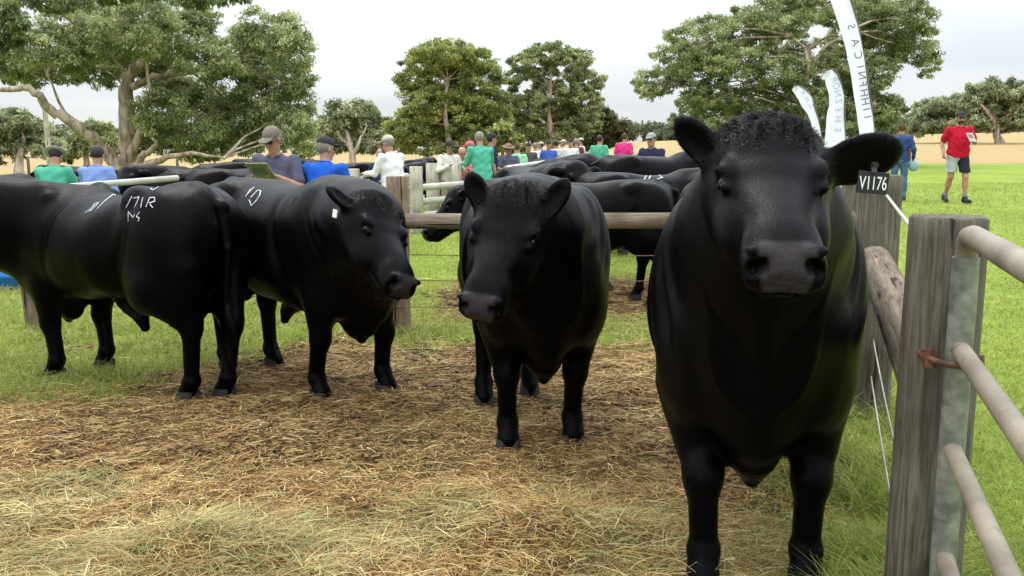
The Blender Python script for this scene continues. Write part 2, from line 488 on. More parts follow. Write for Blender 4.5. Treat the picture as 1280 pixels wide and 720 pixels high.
def bull(name, vox, loc, yaw, size,  fl, fr, hl, hr, poll, face, roll=0.0, earL=None, earR=None, fat=1.0, H=1.0, tail_side=0.0, tail=True, head_scale=1.0, rump_up=0.0, detail=True, sway=0.0, tuck=0.0, drop=0.0, neckup=0.0):
    """fl.. hoof places and poll in the bull's own frame (x forward, y to its left); face = direction from poll to muzzle"""
    root = empty(name, loc, yaw); root.scale = (size,) * 3
    f = Field((-1.12, -0.62, -0.01), (2.05, 0.75, 1.85), vox)
    X = (1, 0, 0); Yv = (0, 1, 0); Zv = (0, 0, 1)
    k = 0.06
    def tb(x, top, bot, w): return (x, (top + bot) / 2 * H, (top - bot) / 2 * H, w * fat)
    f.loft((0, 0, 0), X, Yv, Zv, [
        tb(-0.93, 1.13, 0.98, 0.06), tb(-0.88, 1.24, 0.84, 0.17), tb(-0.80, 1.30, 0.76, 0.25), tb(-0.62, 1.345, 0.68, 0.305), tb(-0.38, 1.34 - sway * 0.5, 0.60 + tuck, 0.325),
        tb(-0.08, 1.315 - sway, 0.54 + tuck, 0.385), tb(0.2, 1.31 - sway * 0.8, 0.51 + tuck, 0.385), tb(0.42, 1.335 - drop, 0.50 + tuck, 0.345), tb(0.62, 1.34 - drop, 0.50, 0.30), tb(0.78, 1.26 - drop, 0.56, 0.25), tb(0.90, 1.12, 0.68, 0.14)], k=0.02, n=2.25)
    poll = np.array(poll, float); U = unit(face)
    up = np.array([0, 0, 1.0]); up = up - U * (up @ U)
    if np.linalg.norm(up) < 1e-3: up = np.array([1.0, 0, 0])
    Wn = unit(up); V = np.cross(Wn, U)
    if roll:
        c, s = math.cos(R(roll)), math.sin(R(roll)); Wn, V = Wn * c + V * s, V * c - Wn * s
    hs = head_scale
    def hp(s, v, w): return poll + hs * (U * s + V * v + Wn * w)
    # neck: crest, sides, throat, dewlap
    nb = hp(0.05, 0, -0.10); jaw = hp(0.20, 0, -0.17)
    f.cone((0.42, 0, 1.05 - drop), nb * 0.5 + np.array([0.62, 0, 1.08 - drop]) * 0.5, 0.30, 0.235, k=0.10)
    f.cone(nb * 0.5 + np.array([0.62, 0, 1.08 - drop]) * 0.5, nb, 0.245, 0.165 * hs, k=0.08)
    f.cone((0.40, 0, 1.22 - drop), hp(0.0, 0, -0.075), 0.14, 0.115 * hs, k=0.10)
    f.cone((0.62, 0, 0.80), jaw, 0.235, 0.12 * hs, k=0.12)
    f.cone((0.74, 0, 0.60), (0.62, 0, 0.54), 0.13, 0.13, k=0.10, squash=(Yv, 1.5))
    f.cone((0.76, 0, 0.62), jaw * 0.7 + np.array([0.76, 0, 0.62]) * 0.3 + np.array([0.02, 0, -0.05]), 0.075, 0.05, k=0.09, squash=(Yv, 1.6))
    f.cone((0.70, 0, 0.46), (0.60, 0, 0.44), 0.055, 0.06, k=0.07)
    f.cone((0.665, 0.0, 0.44), (0.65, 0.0, 0.375), 0.042, 0.024, k=0.04)
    # shoulders, front legs
    for sg, hf in ((1, fl), (-1, fr)):
        hf = np.array(hf, float)
        f.ell((0.50, sg * 0.205 * fat, 0.98), (0.20, 0.135, 0.34), k=0.07)
        f.ell((0.62, sg * 0.190 * fat, 0.74), (0.17, 0.120, 0.20), k=0.07)
        el = np.array([0.52, sg * 0.205 * fat, 0.66]); kn = hf * 0.82 + np.array([el[0], el[1], 0]) * 0.18; kn[2] = 0.40
        kn[0] += 0.015
        f.cone(el, kn, 0.120, 0.060, k=0.06)
        f.ell(el * 0.55 + kn * 0.45 + np.array([0.035, sg * 0.02, 0.0]), (0.055, 0.045, 0.115), k=0.03)
        f.cone((0.66, sg * 0.10, 0.62), (0.60, sg * 0.17 * fat, 0.98), 0.075, 0.07, k=0.035)
        f.cone((0.40, sg * 0.24 * fat, 1.22), (0.62, sg * 0.235 * fat, 0.88), 0.045, 0.05, k=0.035)
        f.ell(kn + np.array([0.008, 0, -0.01]), (0.064, 0.060, 0.085), k=0.03)
        fe = hf + np.array([-0.025, 0, 0.135])
        f.cone(kn, fe, 0.053, 0.042, k=0.03)
        f.cone(kn + np.array([-0.03, 0, -.03]), fe + np.array([-0.02, 0, 0.02]), 0.035, 0.038, k=0.03)
        f.ell(fe, (0.054, 0.054, 0.05), k=0.02)
        f.cone(fe, hf + np.array([0.02, 0, 0.055]), 0.048, 0.057, k=0.02)
    # hind legs
    for sg, hf in ((1, hl), (-1, hr)):
        hf = np.array(hf, float)
        f.ell((-0.60, sg * 0.20 * fat, 1.0), (0.27, 0.15, 0.30), k=0.07)
        st = np.array([-0.50, sg * 0.225 * fat, 0.76])
        f.ell((-0.70, sg * 0.185 * fat, 0.86), (0.20, 0.14, 0.30), k=0.08)
        f.ell(st, (0.16, 0.12, 0.22), k=0.08)
        hk = np.array([hf[0] - 0.07, hf[1] * 0.85 + sg * 0.19 * 0.15, 0.47])
        f.cone(st + np.array([-0.10, 0, -0.04]), hk, 0.135, 0.062, k=0.09)
        f.cone((-0.80, sg * 0.165 * fat, 0.84), hk + np.array([-0.045, 0, 0.05]), 0.10, 0.034, k=0.07)
        f.ell(hk, (0.070, 0.052, 0.085), k=0.03)
        fe = hf + np.array([-0.03, 0, 0.135])
        f.cone(hk, fe, 0.056, 0.044, k=0.03)
        f.ell(fe, (0.054, 0.052, 0.05), k=0.02)
        f.cone(fe, hf + np.array([0.02, 0, 0.055]), 0.049, 0.056, k=0.02)
    # hip and pin bones, sheath, scrotum
    f.ell((-0.46, 0.21, 1.25), (0.10, 0.07, 0.07), k=0.08); f.ell((-0.46, -0.21, 1.25), (0.10, 0.07, 0.07), k=0.08)
    f.cone((0.02, 0, 0.55), (-0.14, 0, 0.46), 0.06, 0.04, k=0.08); f.cone((-0.14, 0, 0.46), (-0.17, 0, 0.40), 0.04, 0.03, k=0.03)
    f.ell((-0.66, 0, 0.60), (0.075, 0.09, 0.13), k=0.04)
    if tail:
        ty = tail_side
        f.cone((-0.74, 0, 1.30), (-0.945, 0, 1.20), 0.042, 0.036, k=0.05)
        f.cone((-0.945, 0, 1.20), (-0.985, ty * 0.4, 0.96), 0.035, 0.027, k=0.02)
        f.cone((-0.985, ty * 0.4, 0.96), (-0.965, ty, 0.62), 0.027, 0.018, k=0.02)
    # head
    def ht(s, top, bot, w): return (s * hs, (top + bot) / 2 * hs, (top - bot) / 2 * hs, w * hs)
    f.loft(poll, U, V, Wn, [
        ht(-0.075, -0.04, -0.12, 0.08), ht(-0.045, 0.015, -0.17, 0.130), ht(0.03, 0.050, -0.20, 0.160), ht(0.10, 0.060, -0.215, 0.166), ht(0.17, 0.052, -0.225, 0.160),
        ht(0.24, 0.040, -0.215, 0.137), ht(0.32, 0.038, -0.19, 0.113), ht(0.40, 0.040, -0.160, 0.094), ht(0.47, 0.036, -0.145, 0.102), ht(0.53, 0.022, -0.13, 0.103),
        ht(0.565, 0.004, -0.120, 0.098), ht(0.588, -0.022, -0.105, 0.066)], k=0.035, n=2.3)
    for sg in (1, -1):
        HM = np.stack([U, V, Wn], 1)
        f.ell(hp(0.172, sg * 0.128, 0.016), (0.040 * hs, 0.024 * hs, 0.022 * hs), HM, k=0.03)         # brow
        f.ell(hp(0.27, sg * 0.105, -0.12), (0.11 * hs, 0.05 * hs, 0.075 * hs), HM, k=0.04)            # cheek
        if detail:
            f.ell(hp(0.207, sg * 0.149, 0.006), (0.024 * hs, 0.014 * hs, 0.015 * hs), HM, k=0.014, cut=True)
            f.ell(hp(0.234, sg * 0.130, -0.002), (0.020, 0.013, 0.013), HM, k=0.02)
    f.ell(hp(0.02, 0, 0.025), (0.075 * hs, 0.115 * hs, 0.045 * hs), np.stack([U, V, Wn], 1), k=0.04)   # poll tuft bulge
    # lower jaw and lip
    f.cone(hp(0.22, 0, -0.19), hp(0.49, 0, -0.135), 0.075 * hs, 0.055 * hs, k=0.05)
    HM = np.stack([U, V, Wn], 1)
    # ears
    ears = []
    for sg, e in ((1, earL), (-1, earR)):
        if e is None: e = ((-0.12, 1.0, -0.10), (0.75, 0.1, 0.6), 0.20, 0.062)
        d, nrm, ln, wd = e[:4]; bs_ = e[4] if len(e) > 4 else 0.035
        if isinstance(d, np.ndarray): d = unit(d); nr = np.array(nrm, float)
        else:
            d = unit(d[0] * U + d[1] * sg * V + d[2] * Wn)
            nr = nrm[0] * U + nrm[1] * sg * V + nrm[2] * Wn
        nr = unit(nr - d * (nr @ d)); sd_ = np.cross(d, nr)
        bse = hp(bs_, sg * 0.130, -0.035)
        ln *= hs; wd *= hs
        mid = bse + d * ln * 0.56
        EM = np.stack([d, sd_, nr], 1)
        th = max(0.026, vox * 1.6)
        f.cone(bse - d * 0.03, bse + d * 0.06, 0.050 * hs, 0.036 * hs, k=0.03)
        f.ell(mid, (ln * 0.50, wd, th), EM, k=0.022)
        f.cone(mid, bse + d * ln * 1.02, wd * 0.70, 0.010, k=0.01, squash=(nr, max(2.0, wd * 0.70 / (th * 0.8))))
        if detail:
            f.ell(mid + nr * (th * 0.92) - d * ln * 0.04, (ln * 0.40, wd * 0.74, th * 0.85), EM, k=0.012, cut=True)
        ears.append((bse, d, sd_, nr, ln, wd))
    if detail:
        for sg in (1, -1):     # nostrils
            NM = np.stack([unit(U * 0.75 + V * sg * 0.35 + Wn * 0.1), unit(V * sg - U * 0.3), Wn], 1)
            f.ell(hp(0.582, sg * 0.060, -0.016), (0.034, 0.017, 0.024), NM, k=0.008, cut=True)
            f.ell(hp(0.570, sg * 0.082, -0.036), (0.026, 0.012, 0.016), NM, k=0.012, cut=True)
            f.ell(hp(0.545, sg * 0.066, 0.010), (0.020, 0.034, 0.012), HM, k=0.018)
        def mouth(X_, Y_, Z_):
            px, py, pz = X_ - poll[0], Y_ - poll[1], Z_ - poll[2]
            u = px * U[0] + py * U[1] + pz * U[2]; v = px * V[0] + py * V[1] + pz * V[2]; w = px * Wn[0] + py * Wn[1] + pz * Wn[2]
            lw = -0.102 - 0.02 * np.clip((0.54 - u) / 0.2, 0, 1) + 0.010 * np.cos(np.clip(v / 0.09, -1.5, 1.5) * 2)
            d = np.abs(w - lw) - 0.005
            return np.maximum(d, np.maximum(0.42 - u, -0.02 - (0.62 - u)))
        c = hp(0.52, 0, -0.11)
        f.put(mouth, c - 0.13, c + 0.13, 0.010, cut=True)
    # loose skin: creases on the neck and shoulder, muscle relief
    Xg, Yg, Zg = f.grid((slice(None),) * 3)
    if detail:
        fold = np.sin((Xg * 1.0 + Zg * 0.45) * 38 + 3.2 * np.sin(Zg * 7.3 + Xg * 5 + 1.2 * np.sin(Xg * 11)) + 1.8 * np.sin(np.abs(Yg) * 13)) * (0.5 + 0.5 * np.sin(Zg * 11 + Yg * 7)) * np.exp(-((Xg - 0.74) / 0.17) ** 2) * np.exp(-((Zg - 1.0) / 0.30) ** 2)
        mus = np.sin(Xg * 7.1 + 1.9 * np.sin(Zg * 5.3 + 1.0)) * np.sin(Zg * 5.9 + Xg * 3.7 + 0.7 + 1.1 * np.sin(Xg * 4.3)) * np.cos(Yg * 3)
        rib = np.sin(Xg * 30 + Zg * 4) * np.exp(-((Xg - 0.05) / 0.25) ** 2) * np.exp(-((Zg - 0.9) / 0.2) ** 2)
        f.v += (0.0085 * fold + 0.012 * mus * np.exp(-((Xg - 0.0) / 0.9) ** 4) * (Zg > 0.5) + 0.0006 * rib).astype(np.float32)
        g1 = np.exp(-((Xg - 0.30 + 0.25 * (Zg - 0.9)) / 0.035) ** 2) * np.exp(-((Zg - 0.95) / 0.28) ** 2)         # groove behind the shoulder
        g2 = np.exp(-((Xg + 0.36 + 0.45 * (Zg - 0.8)) / 0.05) ** 2) * np.exp(-((Zg - 0.92) / 0.22) ** 2)          # flank
        g3 = np.exp(-((Yg) / 0.02) ** 2) * np.exp(-((Xg - 0.75) / 0.2) ** 2) * (Zg < 1.0) * 0
        f.v += (0.020 * g1 + 0.022 * g2 + g3).astype(np.float32)
    f.v[:, :, 0] = 1
    me, vs = f.mesh('body')
    rel = (vs - poll) / hs
    hs_, hv_, hw_ = rel @ U, rel @ V, rel @ Wn
    def ss(a, b_, x_): 
        q_ = np.clip((x_ - a) / (b_ - a), 0, 1); return q_ * q_ * (3 - 2 * q_)
    pad = ss(0.515, 0.530, hs_) * (1 - ss(-0.008, 0.006, np.abs(hv_) - (0.070 + 0.20 * np.minimum(hw_ + 0.01, 0)))) * ss(-0.104, -0.094, hw_) * (1 - ss(0.016, 0.030, hw_))
    pad = pad * ss(0.7, 1.15, np.sqrt(((np.abs(hv_) - 0.062) / 0.019) ** 2 + ((hw_ + 0.018) / 0.024) ** 2))
    color_attr(me, np.stack([pad, pad, pad], 1))
    body = link('body', me, M_coat, root)
    if detail:
        for sg in (1, -1):
            eb = MB()
            c = hp(0.208, sg * 0.1285, -0.006); r0 = 0.0175 * hs
            bm = bmesh.new(); bmesh.ops.create_uvsphere(bm, u_segments=16, v_segments=10, radius=r0)
            eb.add([Vector(c) + v.co for v in bm.verts], [[v.index for v in q.verts] for q in bm.faces]); bm.free()
            eo = eb.build('eye', M_eye, root)
            if vox < 0.012:
                nv = unit(V * sg * 0.80 + Wn * 0.58 - U * 0.05); a1 = unit(U * 0.35 + np.cross(nv, U) * 1.0); a1 = unit(a1 - nv * (a1 @ nv)); a2 = np.cross(nv, a1)
                lid = MB(); ring = []
                cc_ = c + nv * r0 * 0.62
                for q_ in range(17):
                    aa = 2 * math.pi * q_ / 16
                    ring.append(Vector(cc_ + a1 * math.cos(aa) * 0.021 * hs + a2 * math.sin(aa) * 0.0125 * hs - nv * 0.007 * abs(math.cos(aa))))
                lid.tube(ring, 0.0048 * hs, n=7, cap=False); lid.build('eyelid', M_coat, eo)
    # hooves: two claws
    for sg, hf in ((1, fl), (-1, fr), (1, hl), (-1, hr)):
        hb = MB()
        for c in (-1, 1):
            prof = [(0.0, 1.0), (0.035, 0.93), (0.07, 0.74)]
            rings = []
            for z, q in prof:
                ring = []
                for j in range(12):
                    a = 2 * math.pi * j / 12
                    ring.append((hf[0] + 0.018 - z * 0.35 + math.cos(a) * 0.068 * q + 0.012 * (math.cos(a) > 0), hf[1] + c * 0.033 + math.sin(a) * 0.031 * q, z + 0.001))
                rings.append(ring)
            vs_ = [p for r_ in rings for p in r_]
            fs_ = [(i * 12 + j, i * 12 + (j + 1) % 12, (i + 1) * 12 + (j + 1) % 12, (i + 1) * 12 + j) for i in range(2) for j in range(12)]
            hb.add(vs_, fs_, True); hb.add(rings[0], [list(range(12))[::-1]], False); hb.add(rings[-1], [list(range(12))], False)
        hb.build('hoof', M_hoof, root)
    if tail and detail:
        n = 420; r = np.random.default_rng(4); K = 5
        vs_ = []
        th = r.random(n) * 6.28; sp = r.random(n) ** 0.5
        zc0 = 0.66 - 0.10 * r.random(n); L = 0.22 + 0.16 * r.random(n)
        for i in range(K + 1):
            t = i / K
            rad = 0.012 + 0.035 * math.sin(t * 2.6) * sp
            x = -0.965 + np.cos(th + t * 2) * rad; y = tail_side + np.sin(th + t * 2) * rad; z = zc0 - L * t
            w = 0.0022 * (1 - 0.8 * t)
            a = np.stack([x - w * np.sin(th), y + w * np.cos(th), z], 1); b2 = np.stack([x + w * np.sin(th), y - w * np.cos(th), z], 1)
            vs_ += [a, b2]
        V_ = np.stack(vs_, 1).reshape(-1, 3); base = (np.arange(n) * (2 * K + 2))[:, None]
        F_ = np.concatenate([base + np.array([2*i, 2*i+1, 2*i+3, 2*i+2]) for i in range(K)])
        tm_ = np_mesh('tail_tuft', V_, F_); color_attr(tm_, np.full((len(V_), 3), 0.003)); link('tail_tuft', tm_, M_hair, root)
    return dict(root=root, body=body, me=me, verts=vs, hp=hp, U=U, V=V, W=Wn, ears=ears, poll=poll, hs=hs)

def body_flow(B):
    U = B['U']; V = B['V']; poll = B['poll']
    nose = B['hp'](0.5, 0, 0)
    def flow(P):
        F = np.tile(np.array([-1.0, 0, -0.75]), (len(P), 1))
        low = P[:, 2] < 0.55; F[low] = (-0.1, 0, -1)
        rel = (P - poll) / B['hs']; s = rel @ U
        hd = (s > -0.06) & (np.linalg.norm(rel - np.outer(s, U), axis=1) < 0.30) & (P[:, 0] > 0.7)
        F[hd] = -U * 0.4 + np.array([0, 0, -0.2])
        F[hd] += np.outer(rel[hd] @ V, V) * 6
        return F
    return flow

def strokes_on(B, strokes, place, direction, width, name, parent=None, lift=0.003):
    """hand painted strokes laid on the coat; place(u, v) gives a local start point of a ray that runs along direction"""
    me = B['me']
    bvh = BVHTree.FromPolygons([tuple(v) for v in B['verts']], [tuple(p.vertices) for p in me.polygons])
    d = Vector(direction).normalized(); out = MB()
    for st in strokes:
        pts = []
        for (a, b_), (c, e) in zip(st[:-1], st[1:]):
            n = max(2, int(math.hypot(c - a, e - b_) / 0.05))
            for i in range(n + 1): pts.append((a + (c - a) * i / n, b_ + (e - b_) * i / n))
        hits = []
        for u, v in pts:
            h = bvh.ray_cast(Vector(place(u, v)), d)
            if h[0] is not None: hits.append((h[0], h[1] if h[1].dot(d) < 0 else -h[1]))
        if len(hits) < 2: continue
        vs = []; fs = []
        for i, (p, n_) in enumerate(hits):
            q0 = hits[max(i - 1, 0)][0]; q1 = hits[min(i + 1, len(hits) - 1)][0]
            t_ = (q1 - q0)
            if t_.length < 1e-6: t_ = Vector((1, 0, 0))
            sd_ = t_.normalized().cross(n_).normalized()
            w = width * (0.75 + 0.5 * random.random())
            p = p + n_ * lift
            vs += [p - sd_ * w / 2, p + sd_ * w / 2]
        for i in range(len(hits) - 1): fs.append((2*i, 2*i+1, 2*i+3, 2*i+2))
        out.add(vs, fs)
    return out.build(name, M_mark, parent or B['root'])

def text_mesh(txt, size, name, mat, parent, extrude=0.0006):
    cu = bpy.data.curves.new(name, 'FONT'); cu.body = txt; cu.size = size; cu.extrude = extrude; cu.align_x = 'CENTER'; cu.align_y = 'CENTER'
    o = bpy.data.objects.new('tmp_text', cu); COL.objects.link(o)
    dg = bpy.context.evaluated_depsgraph_get()
    me = bpy.data.meshes.new_from_object(o.evaluated_get(dg))
    bpy.data.objects.remove(o)
    me.name = name; me.materials.clear()
    return link(name, me, mat, parent, smooth=False)
# ------------------------------------------------------------------ the ground
def fence_x(y):                                   # line of the right-hand fence
    return 1.07 + (np.asarray(y, float) - 2.1) * 0.318
def green_mask(x, y):
    x = np.asarray(x, float); y = np.asarray(y, float)
    n = VN(x * 1.3 + 9, y * 1.3, 4); n2 = VN2(x * 4, y * 4, 3)
    g = np.zeros(np.broadcast(x, y).shape)
    fx = fence_x(y)
    g = np.maximum(g, sstep(-0.62, -0.12, x - fx + 0.35 * (n - 0.5)))
    far_strip = sstep(6.45, 6.95, y + 0.9 * (n - 0.5)) * (1 - sstep(7.5, 7.9, y + 0.5 * (n - 0.5)))
    g = np.maximum(g, far_strip * (0.55 + 0.45 * sstep(0.35, 0.6, n)))
    g = np.maximum(g, sstep(9.6, 10.6, y + 1.2 * (n - 0.5)))
    left = sstep(-0.45, 0.35, y - (5.25 + np.clip(x + 2.9, -0.6, 9) * 1.0) + 1.3 * (n - 0.5))
    g = np.maximum(g, 0.9 * left * (x < 0.4) * (1 - sstep(-0.9, -0.4, x)))
    return np.clip(g + (n2 - 0.5) * 0.5 * (g > 0.03) * (g < 0.97), 0, 1)
def dirt_mask(x, y):
    """trodden brown litter against pale hay"""
    n = VN2(np.asarray(x) * 1.1 + 3, np.asarray(y) * 1.1, 4)
    n3 = VN3(np.asarray(x) * 2.7, np.asarray(y) * 2.7, 3)
    return np.clip(sstep(3.1, 4.6, y + 1.5 * (n - 0.5)) * (0.62 + 1.5 * (n - 0.47)) + 0.55 * sstep(0.48, 0.66, n3) + 0.10, 0, 0.92)

xs = np.concatenate([-np.geomspace(7, 1500, 46)[::-1], np.linspace(-6.9, 6.9, 330), np.geomspace(7, 1500, 46)])
ys = np.concatenate([-np.geomspace(1, 1500, 16)[::-1], np.linspace(-0.5, 12, 300), np.geomspace(12.2, 1600, 90)])
GX, GY = np.meshgrid(xs, ys, indexing='ij')
GZ = terrain(GX, GY)
GZ = np.where(GY > 178, terrain(GX, np.full_like(GY, 178.0)) - 0.002 * (GY - 178), GZ)
nx, ny = len(xs), len(ys)
ii, jj = np.meshgrid(np.arange(nx - 1), np.arange(ny - 1), indexing='ij')
q = (ii * ny + jj).ravel()
me = np_mesh('ground', np.stack([GX.ravel(), GY.ravel(), GZ.ravel()], 1), np.stack([q, q + ny, q + ny + 1, q + 1], 1))
gm = green_mask(GX, GY).ravel(); dm = dirt_mask(GX, GY).ravel()
dry = np.where(GY.ravel() > 47.5, 1.0, 0.0)
color_attr(me, np.stack([gm, dm, dry], 1))
m, t, b = new_mat('ground_cover')
co = N(t, 'ShaderNodeTexCoord'); at = N(t, 'ShaderNodeAttribute', attribute_name='col'); sp = N(t, 'ShaderNodeSeparateColor')
t.links.new(at.outputs['Color'], sp.inputs[0])
def ramp2(t, src, c1, c2, p1=0.35, p2=0.65):
    r = N(t, 'ShaderNodeValToRGB'); r.color_ramp.elements[0].color = (*c1, 1); r.color_ramp.elements[1].color = (*c2, 1)
    r.color_ramp.elements[0].position = p1; r.color_ramp.elements[1].position = p2
    t.links.new(src, r.inputs[0]); return r.outputs[0]
def noise(t, co, sc, det=5.0, ro=0.6):
    n = N(t, 'ShaderNodeTexNoise', i_Scale=sc, i_Detail=det, i_Roughness=ro); t.links.new(co.outputs['Object'], n.inputs['Vector']); return n.outputs['Fac']
def mixc(t, f, a, b_):
    n = N(t, 'ShaderNodeMix', data_type='RGBA'); t.links.new(f, n.inputs['Factor']); t.links.new(a, n.inputs['A']); t.links.new(b_, n.inputs['B']); return n.outputs['Result']
na = noise(t, co, 35.0); nb_ = noise(t, co, 6.0); nc = noise(t, co, 0.35, 6.0); nd = noise(t, co, 2.2, 4.0)
hay = ramp2(t, na, (0.05, 0.032, 0.014), (0.22, 0.15, 0.065))
dirt = ramp2(t, na, (0.035, 0.022, 0.012), (0.17, 0.105, 0.045), 0.35, 0.7)
g1 = ramp2(t, nb_, (0.135, 0.185, 0.032), (0.22, 0.285, 0.05))
g2 = ramp2(t, nc, (0.15, 0.205, 0.032), (0.22, 0.28, 0.048), 0.42, 0.6)
gmx = N(t, 'ShaderNodeMix', data_type='RGBA'); gmx.inputs['Factor'].default_value = 0.6
t.links.new(g1, gmx.inputs['A']); t.links.new(g2, gmx.inputs['B'])
dry_c = ramp2(t, nd, (0.25, 0.185, 0.085), (0.36, 0.275, 0.135), 0.3, 0.7)
c = mixc(t, sp.outputs[1], hay, dirt)
c = mixc(t, sp.outputs[0], c, gmx.outputs['Result'])
c = mixc(t, sp.outputs[2], c, dry_c)
t.links.new(c, b.inputs['Base Color']); b.inputs['Roughness'].default_value = 0.95; b.inputs['Specular IOR Level'].default_value = 0.1
bp = N(t, 'ShaderNodeBump'); bp.inputs['Strength'].default_value = 0.8; bp.inputs['Distance'].default_value = 0.03
t.links.new(na, bp.inputs['Height']); t.links.new(bp.outputs[0], b.inputs['Normal'])
tag(link('ground', me, m), kind='structure')

def blade_material(name, rough=0.75, trans=0.25):
    m, t, b = new_mat(name)
    at = N(t, 'ShaderNodeAttribute', attribute_name='col')
    t.links.new(at.outputs['Color'], b.inputs['Base Color'])
    b.inputs['Roughness'].default_value = rough; b.inputs['Specular IOR Level'].default_value = 0.25
    tr = N(t, 'ShaderNodeBsdfTranslucent'); t.links.new(at.outputs['Color'], tr.inputs[0])
    mx = N(t, 'ShaderNodeMixShader'); mx.inputs[0].default_value = trans
    t.links.new(b.outputs[0], mx.inputs[1]); t.links.new(tr.outputs[0], mx.inputs[2])
    t.links.new(mx.outputs[0], t.nodes['Material Output'].inputs[0])
    return m
M_blade = blade_material('grass_blade'); M_straw = blade_material('straw', 0.6, 0.12)

def ribbons(name, P, D, L, wd, bend, cols, mat, up, segs=3):
    """P root, D horizontal unit direction, up = how steeply each blade rises (0 lies flat), bend = droop"""
    n = len(P); r = np.random.default_rng(len(name) + n)
    S = np.stack([-D[:, 1], D[:, 0], np.zeros(n)], 1)
    roll = r.normal(0, 0.6, n)
    S = S * np.cos(roll)[:, None] + np.array([0, 0, 1.0]) * np.sin(roll)[:, None]
    sb = r.normal(0, 0.25, n)
    vs = []
    for i in range(segs + 1):
        t = i / segs
        hor = L * (np.cos(up) * t + bend * t * t * 0.5)
        ver = L * (np.sin(up) * t - bend * t * t * 0.5)
        c = P + D * hor[:, None] + np.array([0, 0, 1.0]) * ver[:, None] + np.stack([-D[:, 1], D[:, 0], np.zeros(n)], 1) * (L * sb * t * t)[:, None]
        w = wd * (1 - 0.75 * t)
        vs += [c - S * (w / 2)[:, None], c + S * (w / 2)[:, None]]
    m_ = 2 * (segs + 1)
    V = np.stack(vs, 1).reshape(-1, 3); base = (np.arange(n) * m_)[:, None]
    F = np.concatenate([base + np.array([2*i, 2*i+1, 2*i+3, 2*i+2]) for i in range(segs)])
    me = np_mesh(name, V, F)
    color_attr(me, np.repeat(cols, m_, axis=0))
    return link(name, me, mat)

def view_points(n, y0, y1, power, seed, margin=1.2, xlim=None):
    """random ground points inside the wedge seen from the camera, denser near"""
    r = np.random.default_rng(seed)
    y = (y0 ** (1 - power) + r.random(n) * (y1 ** (1 - power) - y0 ** (1 - power))) ** (1 / (1 - power))
    hw = y * 0.565 + margin
    x = (r.random(n) * 2 - 1) * hw
    return x, y, r

# straw and hay litter
x, y, r = view_points(285000, 2.35, 10.5, 1.4, 31)
g = green_mask(x, y)
keep = (r.random(len(x)) > g * 0.93) & (x < fence_x(y) - 0.03)
x, y = x[keep], y[keep]; n = len(x)
d = dirt_mask(x, y)
clump = VN3(x * 2.6, y * 2.6, 3)
th = (VN(x * 2.4, y * 2.4, 2) * 10 + r.normal(0, 1.5, n))
D = np.stack([np.cos(th), np.sin(th), np.zeros(n)], 1)
z = terrain(x, y) + r.random(n) * (0.012 + 0.035 * (clump > 0.5) * (1 - d)) - 0.004
L = (0.045 + 0.13 * r.random(n) ** 1.8) * (1 - 0.45 * d) * (0.8 + 0.08 * y)
wd = (0.0016 + 0.0016 * r.random(n)) * (0.65 + 0.17 * y)
pal = np.array([(0.60, 0.49, 0.24), (0.50, 0.38, 0.17), (0.38, 0.24, 0.09), (0.23, 0.125, 0.045), (0.30, 0.29, 0.14), (0.27, 0.29, 0.10), (0.72, 0.63, 0.38), (0.08, 0.045, 0.02)])
pa = np.array([0.17, 0.22, 0.20, 0.11, 0.14, 0.05, 0.08, 0.03]); pb = np.array([0.09, 0.17, 0.23, 0.27, 0.03, 0.01, 0.04, 0.16])
pick = np.where(r.random(n) < d, r.choice(8, n, p=pb), r.choice(8, n, p=pa))
gz = ((clump < 0.42) | (np.exp(-((x - 0.30) ** 2 + ((y - 3.12) * 1.4) ** 2) / 0.16) + np.exp(-((x + 1.05) ** 2 + ((y - 3.05) * 1.4) ** 2) / 0.14) > 0.45)) & (d < 0.5) & (r.random(n) < 0.6); pick[gz] = r.choice([4, 5, 3, 2], gz.sum())
cols = pal[pick] * (0.8 + 0.4 * r.random(n))[:, None] * np.where((d > 0.35)[:, None], np.array([[1.04, 0.98, 0.84]]), np.array([[0.97, 1.0, 0.92]]))
heap = np.exp(-((x - 0.30) ** 2 + ((y - 3.12) * 1.4) ** 2) / 0.16) + np.exp(-((x + 1.05) ** 2 + ((y - 3.05) * 1.4) ** 2) / 0.14)
up = np.abs(r.normal(0.05, 0.26, n)) * (1 - 0.4 * d) * (1 + 1.2 * np.clip(heap, 0, 1))
o = ribbons('straw_bedding', np.stack([x, y, z], 1), D, L, wd, up * 1.2 + 0.02, cols, M_straw, up)
tag(o, 'loose straw and hay litter trodden over the pen floor', 'straw', kind='stuff')

# trodden crumbs of litter in the middle of the pen
x, y, r = view_points(95000, 2.6, 9.8, 1.2, 77)
g = green_mask(x, y); d = dirt_mask(x, y)
keep = (r.random(len(x)) > g) & (r.random(len(x)) < (d * 0.9 + 0.05) * sstep(0.40, 0.60, VN2(x * 2.1 + 7, y * 2.1, 3))) & (x < fence_x(y) - 0.05)
x, y = x[keep], y[keep]; n = len(x)
s = (0.006 + 0.016 * r.random(n) ** 2) * (0.8 + 0.05 * y)
octv = np.array([(1, 0, 0), (-1, 0, 0), (0, 1, 0), (0, -1, 0), (0, 0, 0.7), (0, 0, -0.7)], float)
V = octv[None] * s[:, None, None] * (0.7 + 0.6 * r.random((n, 6, 1))) * np.stack([1.2 + 1.6 * r.random(n), np.full(n, 0.75), np.full(n, 0.55)], 1)[:, None, :]
a = r.random(n) * 6.28; ca, sa = np.cos(a)[:, None], np.sin(a)[:, None]
V = np.stack([V[..., 0] * ca - V[..., 1] * sa, V[..., 0] * sa + V[..., 1] * ca, V[..., 2]], -1) + np.stack([x, y, terrain(x, y) + s * 0.3], 1)[:, None, :]
